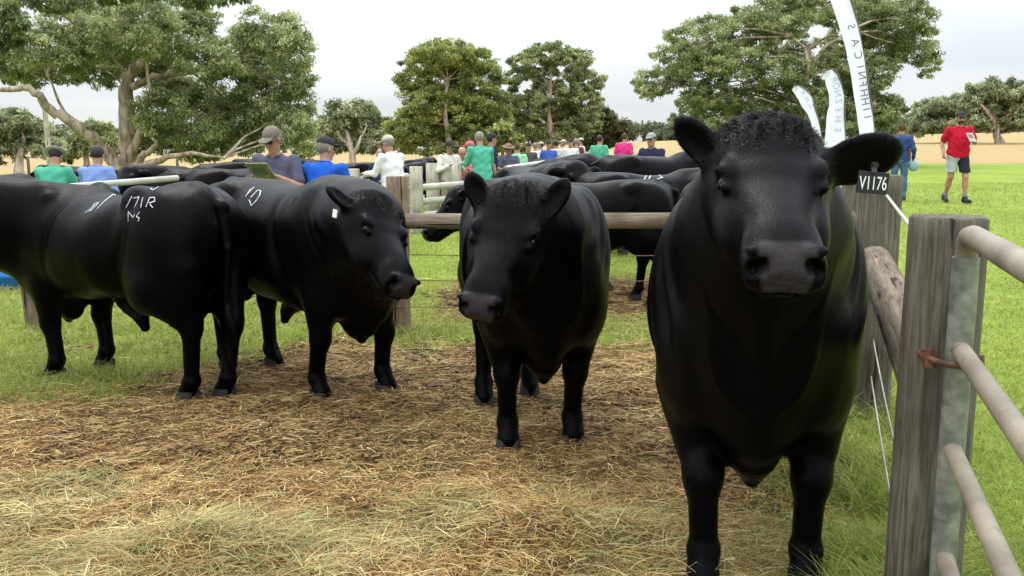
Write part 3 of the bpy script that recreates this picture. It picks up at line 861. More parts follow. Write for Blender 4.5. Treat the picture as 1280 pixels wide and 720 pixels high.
of = np.array([(0, 2, 4), (2, 1, 4), (1, 3, 4), (3, 0, 4), (2, 0, 5), (1, 2, 5), (3, 1, 5), (0, 3, 5)])
me = np_mesh('dung_litter', V.reshape(-1, 3), (np.arange(n)[:, None, None] * 6 + of[None]).reshape(-1, 3), 3)
cols = np.array([(0.055, 0.032, 0.014), (0.12, 0.068, 0.028), (0.21, 0.125, 0.05)])[r.choice(3, n)]
color_attr(me, np.repeat(cols, 6, 0))
tag(link('dung_litter', me, M_straw), 'brown crumbled dung and chaff mixed into the straw', 'dung', kind='stuff')

# green grass, short in the pens and on the lawn, longer along the posts
x, y, r = view_points(500000, 2.2, 26, 1.5, 51)
g = green_mask(x, y)
keep = r.random(len(x)) < g * 0.95
x, y = x[keep], y[keep]; n = len(x)
fx = fence_x(y)
tall = np.exp(-((x - fx + 0.1) / 0.35) ** 2) * (y < 9) + 0.5 * np.exp(-((y - 7.1) / 0.35) ** 2) * (x < fx)
tuft = VN3(x * 3.3, y * 3.3, 3)
lawn = (x > fx + 0.15) | (y > 9.5)
L = (0.03 + 0.045 * r.random(n)) * (1 + 1.6 * tall * (tuft > 0.42) + 0.9 * (~lawn) * (tuft > 0.5))
L *= np.where(lawn, 0.8, 1.0) * (0.9 + 0.03 * y)
th = r.random(n) * 6.28
D = np.stack([np.cos(th), np.sin(th), np.zeros(n)], 1)
wd = (0.0022 + 0.002 * r.random(n)) * (0.6 + 0.13 * y)
pal = np.array([(0.19, 0.255, 0.045), (0.25, 0.315, 0.058), (0.32, 0.375, 0.080), (0.14, 0.20, 0.038), (0.36, 0.36, 0.09), (0.48, 0.42, 0.18)])
pa = np.array([0.26, 0.34, 0.22, 0.10, 0.06, 0.02]); pb = np.array([0.20, 0.24, 0.15, 0.16, 0.15, 0.10])
pick = np.where(lawn, r.choice(6, n, p=pa), r.choice(6, n, p=pb))
cols = pal[pick] * (0.8 + 0.35 * r.random(n))[:, None]
cols[lawn] *= (0.8 + 0.45 * VN(x[lawn] * 0.5, y[lawn] * 1.1, 3))[:, None]
up = np.clip(r.normal(1.05, 0.3, n), 0.2, 1.5)
o = ribbons('grass', np.stack([x, y, terrain(x, y) - 0.004], 1), D, L, wd, 0.3 + 0.5 * r.random(n), cols, M_blade, up)
tag(o, 'bright green grass on the lawn and round the pen edges', 'grass', kind='stuff')
# ------------------------------------------------------------------ the four bulls in the pen
def frame(front_mid, fwd, size=1.0, fx=0.55):
    f = Vector((fwd[0], fwd[1])).normalized(); fx = fx * size
    loc = Vector((front_mid[0] - f.x * fx, front_mid[1] - f.y * fx, -0.015))
    yaw = math.atan2(f.y, f.x)
    def loc_of(p):
        d = Vector((p[0] - loc.x, p[1] - loc.y))
        return np.array([d.x * f.x + d.y * f.y, -d.x * f.y + d.y * f.x, p[2] if len(p) > 2 else 0.0]) / size
    def dir_of(v):
        return np.array([v[0] * f.x + v[1] * f.y, -v[0] * f.y + v[1] * f.x, v[2]])
    return tuple(loc), yaw, loc_of, dir_of
def hoofs(lo, pts):
    out = []
    for p in pts:
        q = lo(p); q[2] = 0.0; out.append(q)
    return out

# nearest bull, faces the camera
fm = (0.815, 3.02); fw = (-0.205, -0.975)
S = 1.0
loc, yaw, lo, dr = frame(fm, fw, S)
FR = gpix(878, 733); FL = gpix(1006, 733)
hv = hoofs(lo, [FL, FR]); 
poll = pix(958, 174, 2.64); muz = pix(966, 364, 2.27)
B4 = bull('bull', 0.0075, loc, yaw, S, hv[0], hv[1], (-.66, .20, 0), (-.60, -.18, 0), lo(poll), dr((-0.125, -0.865, -0.485)), roll=0, head_scale=0.98,
          earL=(dr((0.96, 0.08, 0.19)), dr((0.0, -0.85, -0.5)), 0.245, 0.080, 0.075), earR=(dr((-0.60, 0.25, 0.66)), dr((-0.60, -0.78, -0.1)), 0.175, 0.050, 0.055), fat=1.0)
tag(B4['root'], 'big black bull closest to the camera with a black numbered tag in its ear', 'bull', 'black bulls in the front pen')

# second bull from the right, head lowered and turned to the left of the picture
f3 = [gpix(716, 551), gpix(635, 557)]
fm = ((f3[0].x + f3[1].x) / 2, (f3[0].y + f3[1].y) / 2); fw = (0.10, -1.0)
S = 0.97
loc, yaw, lo, dr = frame(fm, fw, S)
hv = hoofs(lo, f3 + [gpix(662, 489), gpix(605, 503)])
poll = pix(644, 248, 3.98); muz = pix(600, 370, 3.64)
B3 = bull('bull', 0.0095, loc, yaw, S, hv[0], hv[1], hv[2], hv[3], lo(poll), dr(muz - poll), roll=9,
          earL=(dr((0.55, 0.10, 0.82)), dr((-0.25, -0.95, 0.1)), 0.20, 0.055, 0.05), earR=(dr((-0.38, 0.10, 0.92)), dr((0.25, -0.95, 0.1)), 0.18, 0.052, 0.05), fat=1.0)
tag(B3['root'], 'black bull facing forward with lowered head, in front of the wooden rail', 'bull', 'black bulls in the front pen')

# third: three-quarter view, head to the right
f2 = [gpix(482, 487), gpix(400, 497)]
h2 = [gpix(342, 456), gpix(285, 462)]
fm = ((f2[0].x + f2[1].x) / 2, (f2[0].y + f2[1].y) / 2); fw = (0.74, -0.67)
S = 0.95
loc, yaw, lo, dr = frame(fm, fw, S)
hv = hoofs(lo, f2 + h2)
poll = pix(468, 256, 4.78); muz = pix(508, 350, 4.42)
B2 = bull('bull', 0.0095, loc, yaw, S, hv[0], hv[1], hv[2], hv[3], lo(poll), dr(muz - poll), roll=24,
          earL=((-0.65, 0.55, -0.25), (0.45, -0.4, 0.7), 0.17, 0.052), earR=((-0.55, 0.9, 0.10), (0.35, -0.35, 0.7), 0.18, 0.05), fat=1.0)
tag(B2['root'], 'black bull with a white tag in its ear, muzzle pointing to the right', 'bull', 'black bulls in the front pen')

# fourth: seen from behind on the left
h1 = [gpix(237, 499), gpix(282, 495)]
f1 = [gpix(70, 471), gpix(132, 458)]
fw = ((f1[0].x + f1[1].x - h1[0].x - h1[1].x), (f1[0].y + f1[1].y - h1[0].y - h1[1].y))
fm = ((f1[0].x + f1[1].x) / 2, (f1[0].y + f1[1].y) / 2)
S = 0.95
loc, yaw, lo, dr = frame(fm, fw, S)
hv = hoofs(lo, f1 + h1)
poll = pix(-70, 232, 5.6); 
B1 = bull('bull', 0.0095, loc, yaw, S, hv[0], hv[1], hv[2], hv[3], lo(poll), (0.8, 0.1, -0.6), fat=1.0, tail_side=0.02, sway=0.075, drop=0.075, tuck=0.05)
tag(B1['root'], 'black bull seen from behind with white numbers on its rump', 'bull', 'black bulls in the front pen')

# coats and markings
strands(B4['me'], 110000, 0.022, 0.0011, body_flow(B4), 'coat_hair', B4['root'], seed=1, lift=0.12)
strands(B3['me'], 60000, 0.024, 0.0018, body_flow(B3), 'coat_hair', B3['root'], seed=2, lift=0.12)
strands(B2['me'], 50000, 0.024, 0.002, body_flow(B2), 'coat_hair', B2['root'], seed=3, lift=0.12)
strands(B1['me'], 50000, 0.024, 0.002, body_flow(B1), 'coat_hair', B1['root'], seed=4, lift=0.12)
def poll_hair(B, n, ln, seed):
    U, V, Wn, hs = B['U'], B['V'], B['W'], B['hs']
    def keep(P):
        rel = (P - B['poll']) / hs
        s, v, w = rel @ U, rel @ V, rel @ Wn
        return ((s > -0.12) & (s < 0.13) & (np.abs(v) < 0.15) & (w > -0.12)) * np.exp(-((s + 0.025) / 0.07) ** 2) * np.exp(-(v / 0.12) ** 4)
    vn = VNoise(seed)
    def flow(P):
        rel = P - B['poll']
        a = vn(P[:, 1] * 22 + 40, (P[:, 0] + P[:, 2]) * 22 + 40, 1) * 16
        return np.outer(np.cos(a), U) + np.outer(np.sin(a), V) + 0.2 * np.outer(rel @ V * 5, V)
    strands(B['me'], n, ln, 0.0020, flow, 'poll_hair', B['root'], seed=seed, lift=0.09, keep=keep, curl=0.011, segs=6)
poll_hair(B4, 12000, 0.040, 12)
poll_hair(B3, 3500, 0.030, 13)
poll_hair(B2, 3500, 0.030, 14)
# fringe of hair on the ears and under the jaw of the nearest bull
def ear_keep(B, i):
    bse, d, sd_, nr, ln, wd = B['ears'][i]
    def keep(P):
        rel = P - bse; a = rel @ d; c = rel @ sd_
        return ((a > 0.0) & (a < ln * 1.15) & (np.abs(rel @ nr) < 0.06) & (np.abs(c) < wd * 1.3)) * 1.0
    return keep, d, sd_
for B in (B4,):
    for i in (0, 1):
        kp, d, sd_ = ear_keep(B, i)
        bse = B['ears'][i][0]
        strands(B['me'], 3500, 0.016, 0.0010, lambda P: np.tile(d, (len(P), 1)) + np.outer(((P - bse) @ sd_) * 12, sd_), 'ear_hair', B['root'], seed=30 + i, lift=0.3, keep=kp)


# ------------------------------------------------------------------ timber and pipe fences
def timber(name, c1, c2, crack=True, grain=1.0, axis='Z'):
    m, t, b = new_mat(name)
    co = N(t, 'ShaderNodeTexCoord'); mp = N(t, 'ShaderNodeMapping')
    sc = {'Z': (28, 28, 1.6), 'X': (1.6, 28, 28)}[axis]; mp.inputs['Scale'].default_value = sc
    t.links.new(co.outputs['Object'], mp.inputs['Vector'])
    n1_ = N(t, 'ShaderNodeTexNoise', i_Scale=2.2, i_Detail=8.0, i_Roughness=0.7, i_Distortion=0.8); t.links.new(mp.outputs[0], n1_.inputs['Vector'])
    n2_ = N(t, 'ShaderNodeTexNoise', i_Scale=3.0, i_Detail=5.0); t.links.new(co.outputs['Object'], n2_.inputs['Vector'])
    a = ramp2(t, n1_.outputs['Fac'], c1, c2, 0.36, 0.62)
    st = ramp2(t, n2_.outputs['Fac'], (0.55, 0.52, 0.50), (1.1, 1.1, 1.08), 0.35, 0.6)
    mm = N(t, 'ShaderNodeMix', data_type='RGBA', blend_type='MULTIPLY'); mm.inputs['Factor'].default_value = 0.85
    t.links.new(a, mm.inputs['A']); t.links.new(st, mm.inputs['B'])
    ck = N(t, 'ShaderNodeTexNoise', i_Scale=0.8, i_Detail=3.0, i_Distortion=0.5); t.links.new(mp.outputs[0], ck.inputs['Vector'])
    cr = N(t, 'ShaderNodeMapRange'); cr.inputs['From Min'].default_value = 0.335; cr.inputs['From Max'].default_value = 0.36
    t.links.new(ck.outputs['Fac'], cr.inputs['Value'])
    m2 = N(t, 'ShaderNodeMix', data_type='RGBA'); m2.inputs['A'].default_value = (0.02, 0.016, 0.013, 1)
    t.links.new(cr.outputs[0], m2.inputs['Factor']); t.links.new(mm.outputs['Result'], m2.inputs['B'])
    t.links.new(m2.outputs['Result'], b.inputs['Base Color'])
    b.inputs['Roughness'].default_value = 0.9; b.inputs['Specular IOR Level'].default_value = 0.2
    ad = N(t, 'ShaderNodeMath', operation='ADD'); t.links.new(n1_.outputs['Fac'], ad.inputs[0]); t.links.new(cr.outputs[0], ad.inputs[1])
    bp = N(t, 'ShaderNodeBump'); bp.inputs['Strength'].default_value = 0.9 * grain; bp.inputs['Distance'].default_value = 0.006
    t.links.new(ad.outputs[0], bp.inputs['Height']); t.links.new(bp.outputs[0], b.inputs['Normal'])
    return m
M_post = timber('grey_weathered_timber', (0.055, 0.049, 0.038), (0.165, 0.148, 0.115))
M_postb = timber('brown_timber', (0.12, 0.085, 0.058), (0.28, 0.21, 0.145))
M_postp = timber('pale_timber', (0.28, 0.26, 0.20), (0.50, 0.47, 0.38), grain=0.6)
M_rail = timber('rail_timber', (0.09, 0.07, 0.052), (0.24, 0.195, 0.145), axis='X')
M_pipe = simple('painted_pipe', (0.135, 0.11, 0.08), rough=0.55, var=0.10, scale=5, bump=0.2, bscale=180, col2=(0.225, 0.19, 0.14), spec=0.5)
t_ = M_pipe.node_tree; b_ = t_.nodes['Principled BSDF']; co_ = N(t_, 'ShaderNodeTexCoord')
w1 = N(t_, 'ShaderNodeTexNoise', i_Scale=16.0, i_Detail=8.0, i_Roughness=0.72); t_.links.new(co_.outputs['Object'], w1.inputs['Vector'])
w2 = N(t_, 'ShaderNodeMapRange'); w2.inputs['From Min'].default_value = 0.60; w2.inputs['From Max'].default_value = 0.66; t_.links.new(w1.outputs['Fac'], w2.inputs['Value'])
w3 = N(t_, 'ShaderNodeMix', data_type='RGBA'); w3.inputs['B'].default_value = (0.11, 0.075, 0.05, 1)
src = b_.inputs['Base Color'].links[0].from_socket; t_.links.new(src, w3.inputs['A']); t_.links.new(w2.outputs[0], w3.inputs['Factor']); t_.links.new(w3.outputs['Result'], b_.inputs['Base Color'])
M_galv = simple('galvanised_pipe', (0.15, 0.165, 0.14), rough=0.5, var=0.3, scale=22, bump=0.2, metal=0.35, col2=(0.25, 0.265, 0.225))
M_cream = simple('cream_pipe', (0.40, 0.40, 0.34), rough=0.6, var=0.12, scale=10)
M_rust = simple('rusty_iron', (0.10, 0.045, 0.025), rough=0.85, var=0.5, scale=50, bump=0.6)
M_wire = simple('fence_wire', (0.38, 0.36, 0.33), rough=0.5, var=0.2, metal=0.5)
M_wrust = simple('rusty_wire', (0.16, 0.10, 0.07), rough=0.8, var=0.3)

def log_mesh(p0, p1, r0, r1, seed=0, n=40, rings=14, flat=0.0, bev=0.008):
    """a log: uneven outline, weathered ends, small dents"""
    r = np.random.default_rng(seed)
    p0 = Vector(p0); p1 = Vector(p1); L = (p1 - p0).length
    ph = r.random(6) * 6.28; am = r.random(6) * 0.012
    mb = MB(); vs = []
    zs = [0.0, 0.006 / L] + [i / (rings - 1) for i in range(1, rings - 1)] + [1 - 0.006 / L, 1.0]
    for i, z in enumerate(zs):
        for k in range(n):
            a = 2 * math.pi * k / n
            rad = r0 + (r1 - r0) * z
            rad *= 1 + sum(am[j] * math.sin((j + 2) * a + ph[j] + z * 1.5 * (j - 2)) for j in range(6)) * 1.6 + (r.random() - 0.5) * 0.012
            if flat: rad *= 1 - flat * max(0, math.cos(4 * a)) * 0.0
            if i in (0, len(zs) - 1): rad -= bev
            vs.append((math.cos(a) * rad, math.sin(a) * rad, z * L))
    m_ = len(zs)
    fs = [(i * n + k, i * n + (k + 1) % n, (i + 1) * n + (k + 1) % n, (i + 1) * n + k) for i in range(m_ - 1) for k in range(n)]
    mb.add(vs, fs, True)
    for base, o in ((0, -1), ((m_ - 1) * n, 1)):
        ring = [vs[base + k] for k in range(n)]
        c = (0, 0, ring[0][2] + 0.002 * o)
        f_ = [(k, (k + 1) % n, n) if o > 0 else ((k + 1) % n, k, n) for k in range(n)]
        mb.add(ring + [c], f_, False)
    q = Vector((0, 0, 1)).rotation_difference((p1 - p0).normalized())
    return mb, p0, q
def log(name, p0, p1, r0, r1, mat, parent=None, seed=0, **kw):
    mb, loc, q = log_mesh(p0, p1, r0, r1, seed, **kw)
    o = mb.build(name, mat, parent); o.rotation_mode = 'QUATERNION'; o.rotation_quaternion = q; o.location = loc if parent is None else loc - parent.location
    return o
def xlog(name, p0, p1, r0, r1, mat, parent=None, seed=0, **kw):
    """a horizontal log whose grain runs along its own X"""
    mb, loc, q = log_mesh(p0, p1, r0, r1, seed, **kw)
    mb.v = [(v[2], v[1], -v[0]) for v in mb.v]
    p0 = Vector(p0); p1 = Vector(p1)
    q = Vector((1, 0, 0)).rotation_difference((p1 - p0).normalized())
    o = mb.build(name, mat, parent); o.rotation_mode = 'QUATERNION'; o.rotation_quaternion = q; o.location = loc if parent is None else loc - parent.location
    return o

def g0(x, y): return float(terrain(x, y))
# near gate post
gp = Vector((1.068, 2.26, 0))
o = log('gate_post', (gp.x, gp.y, -0.15), (gp.x + 0.005, gp.y, 1.285), 0.093, 0.091, M_post, seed=4, n=56, rings=30)
tag(o, 'thick weathered grey timber gate post nearest the camera', 'post')
# drilled hole and split knots
# second post with its white strut wire
p2 = (fence_x(4.87), 4.87)
o = log('fence_post', (p2[0], p2[1], -0.15), (p2[0], p2[1], 1.31), 0.105, 0.10, M_post, seed=9, n=44, rings=20)
tag(o, 'round timber fence post between the nearest bull and the gate post', 'post', 'timber posts of the front pen')
p3 = (fence_x(7.3) - 0.02, 7.3)
o = log('fence_post', (p3[0], p3[1], -0.15), (p3[0], p3[1], 1.29), 0.10, 0.095, M_post, seed=12, n=32)
tag(o, 'corner timber post beside the cheek of the nearest bull', 'post', 'timber posts of the front pen')
p4 = (gpix(500, 417).x, gpix(500, 417).y)
o = log('fence_post', (p4[0], p4[1], -0.15), (p4[0], p4[1], 1.235), 0.088, 0.085, M_postb, seed=15, n=32)
tag(o, 'brown round timber post behind the bull with the white ear tag', 'post', 'timber posts of the front pen')
a0 = gpix(45, 412); a1 = pix(24, 255, a0.y + 0.05)
o = log('fence_post', (a0.x + 0.02, a0.y, -0.12), tuple(a1), 0.082, 0.078, M_postb, seed=18, n=32)
tag(o, 'leaning timber post behind the shoulder of the leftmost bull', 'post', 'timber posts of the front pen')
# rails
RZ = 0.875
fd = Vector((0.318, 1.0, 0)).normalized()
o = xlog('timber_rail', (gp.x + 0.02, gp.y + 0.09, 0.865), (p2[0] - 0.055, p2[1] - 0.095, 0.87), 0.075, 0.078, M_rail, seed=21, n=32)
tag(o, 'round log rail running from the gate post to the next post', 'rail', 'log rails of the front pen')
o = xlog('timber_rail', (p2[0] - 0.165, p2[1] + 0.03, RZ), (p3[0] - 0.155, p3[1] - 0.05, RZ), 0.060, 0.062, M_rail, seed=22, n=24)
tag(o, 'log rail behind the neck of the nearest bull, beyond the second post', 'rail', 'log rails of the front pen')
ry = p4[1] - 0.155
o = xlog('timber_rail', (p4[0] - 0.05, ry, 0.90), (p3[0] - 0.05, p3[1] - 0.165, 0.90), 0.058, 0.066, M_rail, seed=23, n=28, rings=30)
tag(o, 'long brown log rail across the back of the pen behind the bulls', 'rail', 'log rails of the front pen')
# wires
def wire(pts, r, mat, label, group='fence wires'):
    mb = MB(); mb.tube(pts, r, n=6); o = mb.build('fence_wire', mat)
    tag(o, label, 'wire', group); return o
def sag(a, b, s=0.02, n=9):
    a = Vector(a); b = Vector(b)
    return [a.lerp(b, i / (n - 1)) - Vector((0, 0, s * 4 * (i / (n - 1)) * (1 - i / (n - 1)))) for i in range(n)]
for z, w in ((0.64, 'upper'), (0.44, 'middle'), (0.23, 'lowest')):
    wire(sag((p4[0] - 0.01, p4[1] - 0.092, z), (p3[0] - 0.02, p3[1] - 0.105, z)), 0.0035, M_wrust, f'{w} wire under the long log rail at the back of the pen')
for z, w in ((0.60, 'upper'), (0.36, 'middle')):
    wire(sag((a0.x - 1.6, a0.y + 0.1, z), (a0.x - 0.02, a0.y - 0.085, z)), 0.0035, M_wrust, f'{w} wire running left from the leaning post')
for z, w in ((0.67, 'upper'), (0.45, 'middle'), (0.25, 'lowest')):
    wire(sag((gp.x + 0.015, gp.y + 0.095, z - 0.02), (p2[0] - 0.04, p2[1] - 0.10, z), 0.015), 0.0035, M_wire, f'{w} fence wire between the gate post and the next post')
wire(sag((gp.x - 0.02, gp.y + 0.108, 1.225), (p2[0] - 0.04, p2[1] - 0.105, 1.235), 0.0), 0.006, M_cream, 'taut white wire reaching from the second post to the gate post top')

# pipe gate hung on the near post, running past the camera
gt = empty('pipe_gate', (gp.x - 0.015, gp.y - 0.14, 0))
gl = gt.location.copy()
st_ = Vector((0, 0, 0))
mb = MB(); mb.tube([(0, 0, 0.05), (0, 0, 0.6), (0, 0, 1.2)], 0.030, n=20); mb.build('upright', M_galv, gt)
gdir = -Vector((0.33, 1.0, 0)).normalized()
railz = (1.245, 0.985, 0.74, 0.47)
for i, z in enumerate(railz):
    mb = MB()
    if i == 0:
        pts = [Vector((0, 0, z - 0.05)), Vector((0.0, 0, z - 0.01)) + gdir * 0.01, Vector((0, 0, z + 0.004)) + gdir * 0.035, Vector((0, 0, z + 0.01)) + gdir * 0.08] + [gdir * (0.3 + 0.3 * k) + Vector((0, 0, z + 0.01)) for k in range(9)]
    else:
        pts = [gdir * (0.02 + 0.3 * k) + Vector((0, 0, z)) for k in range(10)]
    mb.tube(pts, 0.025 if i == 0 else 0.021, n=20)
    mb.build('rail', M_pipe, gt)
hb = MB()
hb.tube([(-0.055, 0.09, 0.955), (-0.060, 0.02, 0.955), (-0.045, -0.03, 0.952), (0.0, -0.042, 0.95), (0.042, -0.03, 0.948), (0.060, 0.02, 0.945), (0.06, 0.07, 0.945)], 0.0075, n=8)
hb.tube([(-0.06, 0.035, 0.975), (-0.055, 0.025, 0.93)], 0.016, n=8)
hb.tube([(0.02, -0.035, 0.965), (0.028, -0.038, 0.925)], 0.010, n=8)
hb.tube([(0.065, 0.03, 0.96), (0.065, 0.03, 0.93)], 0.012, n=8)
hb.build('hinge_strap', M_rust, gt)
tag(gt, 'pipe gate of round rails hinged on the thick grey post at the right edge', 'gate')

# cream pipe behind the leftmost bull
A = pix(92, 233, 7.4); Bp = pix(222, 222.5, 8.2)
mb = MB(); mb.tube([A + (A - Bp) * 0.3, A, Bp, Bp + (Bp - A) * 0.0], 0.026, n=14)
o = mb.build('pipe_rail', M_cream); tag(o, 'cream painted pipe rail above the back of the leftmost bull', 'rail')

# pens further back: pale posts and pipe panels
def panel(x0, y0, x1, y1, top, heights, label, loop=True, r=0.030, mat=None):
    c = empty('yard_fence', (x0, y0, g0(x0, y0)))
    d = Vector((x1 - x0, y1 - y0, g0(x1, y1) - g0(x0, y0)))
    mb = MB()
    if loop:
        pts = [Vector((0, 0, 0.15)), Vector((0, 0, top - 0.12)), d * 0.012 + Vector((0, 0, top - 0.04)), d * 0.04 + Vector((0, 0, top)), d * 0.96 + Vector((0, 0, top)), d * 0.988 + Vector((0, 0, top - 0.04)), d + Vector((0, 0, top - 0.12)), d + Vector((0, 0, 0.15))]
    else:
        pts = [Vector((0, 0, top)), d + Vector((0, 0, top))]
    mb.tube(pts, r, n=12); mb.build('frame', mat or M_cream, c)
    for h in heights:
        mb = MB(); mb.tube([Vector((0, 0, h)), d + Vector((0, 0, h))], r, n=10); mb.build('rail', mat or M_cream, c)
    tag(c, label, 'fence panel', 'pipe panels of the yards behind')
    return c
def pale_post(px, top_py, Y, r, label, mat=None):
    p = pix(px, top_py, Y); b0 = g0(p.x, Y)
    o = log('yard_post', (p.x, Y, b0 - 0.1), (p.x, Y, p.z), r, r * 0.97, mat or M_postp, seed=int(px), n=20, rings=6)
    tag(o, label, 'post', 'pale posts of the yards behind'); return p
q = pale_post(440, 211, 14.5, 0.12, 'pale post left of the looped cream rails')
c1 = pix(450, 216, 14.5); c2 = pix(512, 213, 15.0)
panel(c1.x, c1.y, c2.x, c2.y, c1.z, (c1.z - 0.20, c1.z - 0.50, c1.z - 0.8), 'looped cream pipe panel behind the brown post', r=0.038)
pale_post(520, 208, 16.5, 0.12, 'pale post right of the brown post')
d1 = pix(524, 230, 16.6); d2 = pix(632, 226, 17.4)
panel(d1.x, d1.y, d2.x, d2.y, d1.z, (d1.z - 0.25, d1.z - 0.5), 'pale rails behind the dark bull head at the long rail', loop=False, r=0.06)
pale_post(541, 204, 17.5, 0.13, 'pale post between the white shirted man and the man in pink')
pale_post(571, 206, 17.2, 0.09, 'thin pale post below the cream shirted person')
pale_post(700, 197, 15.0, 0.07, 'pale post between the green shirt and the far crowd')
pale_post(730, 197, 15.5, 0.07, 'pale post right of the far crowd')
e1 = pix(632, 211, 12.5); e2 = pix(735, 197, 15.6)
panel(e1.x, e1.y, e2.x, e2.y, e1.z, (e1.z - 0.3,), 'cream rails leading back towards the far crowd', loop=False, r=0.035)
e1 = pix(380, 224, 9.0); e2 = pix(440, 224, 9.2)
panel(e1.x, e1.y, e2.x, e2.y, e1.z, (e1.z - 0.3,), 'short cream rail beside the man in the royal blue shirt', loop=False, r=0.035)

# blue trough
tr = gpix(2, 362)
tb_ = MB()
n = 40; prof = [(0.0, 0.35), (0.0, 0.40), (0.13, 0.405), (0.15, 0.425), (0.17, 0.405), (0.42, 0.41), (0.44, 0.43), (0.465, 0.43), (0.48, 0.415), (0.48, 0.395), (0.06, 0.37), (0.06, 0.0)]
vs = [(math.cos(2*math.pi*k/n) * r_, math.sin(2*math.pi*k/n) * r_, z) for z, r_ in prof for k in range(n)]
tb_.add(vs, [(i*n+k, i*n+(k+1) % n, (i+1)*n+(k+1) % n, (i+1)*n+k) for i in range(len(prof)-1) for k in range(n)])
M_blue = simple('blue_plastic', (0.012, 0.14, 0.42), rough=0.35, var=0.1)
o = tb_.build('water_tub', M_blue, loc=(tr.x - 0.12, tr.y + 0.4, g0(tr.x, tr.y)))
tag(o, 'round blue plastic water tub at the left edge behind the leaning post', 'tub')

# far wire fence of the dry paddock
for i in range(12):
    x = -32 + i * 7.5; Y = 47.5 + 0.02 * x
    o = log('paddock_post', (x, Y, g0(x, Y) - 0.1), (x, Y, g0(x, Y) + 1.15), 0.07, 0.07, M_post, seed=60 + i, n=10, rings=4)
    tag(o, 'thin wooden post of the wire fence where green lawn meets dry paddock', 'post', 'posts of the paddock fence')
# ------------------------------------------------------------------ gum trees
def bark(name, c1, c2):
    m, t, b = new_mat(name)
    co = N(t, 'ShaderNodeTexCoord'); mp = N(t, 'ShaderNodeMapping'); mp.inputs['Scale'].default_value = (3, 3, 0.8)
    t.links.new(co.outputs['Object'], mp.inputs['Vector'])
    n_ = N(t, 'ShaderNodeTexNoise', i_Scale=1.6, i_Detail=6.0, i_Distortion=0.8); t.links.new(mp.outputs[0], n_.inputs['Vector'])
    t.links.new(ramp2(t, n_.outputs['Fac'], c1, c2, 0.38, 0.60), b.inputs['Base Color']); b.inputs['Roughness'].default_value = 0.9
    bp = N(t, 'ShaderNodeBump'); bp.inputs['Strength'].default_value = 0.6; bp.inputs['Distance'].default_value = 0.05
    t.links.new(n_.outputs['Fac'], bp.inputs['Height']); t.links.new(bp.outputs[0], b.inputs['Normal'])
    return m
M_bark = bark('gum_bark', (0.19, 0.13, 0.09), (0.46, 0.37, 0.28))
M_barkp = bark('pale_bark', (0.25, 0.20, 0.15), (0.55, 0.49, 0.40))
M_leaf = blade_material('gum_leaf', 0.5, 0.3)

def limb_path(a, b, r, n=7, wig=0.10, lift=0.15):
    a = np.array(a, float); b = np.array(b, float); L = np.linalg.norm(b - a)
    pts = []
    for i in range(n + 1):
        t = i / n
        p = a + (b - a) * t; p[2] += lift * L * math.sin(math.pi * t) * 0.5
        if 0 < i < n: p += r.normal(0, wig * L / n, 3)
        pts.append(p)
    return pts

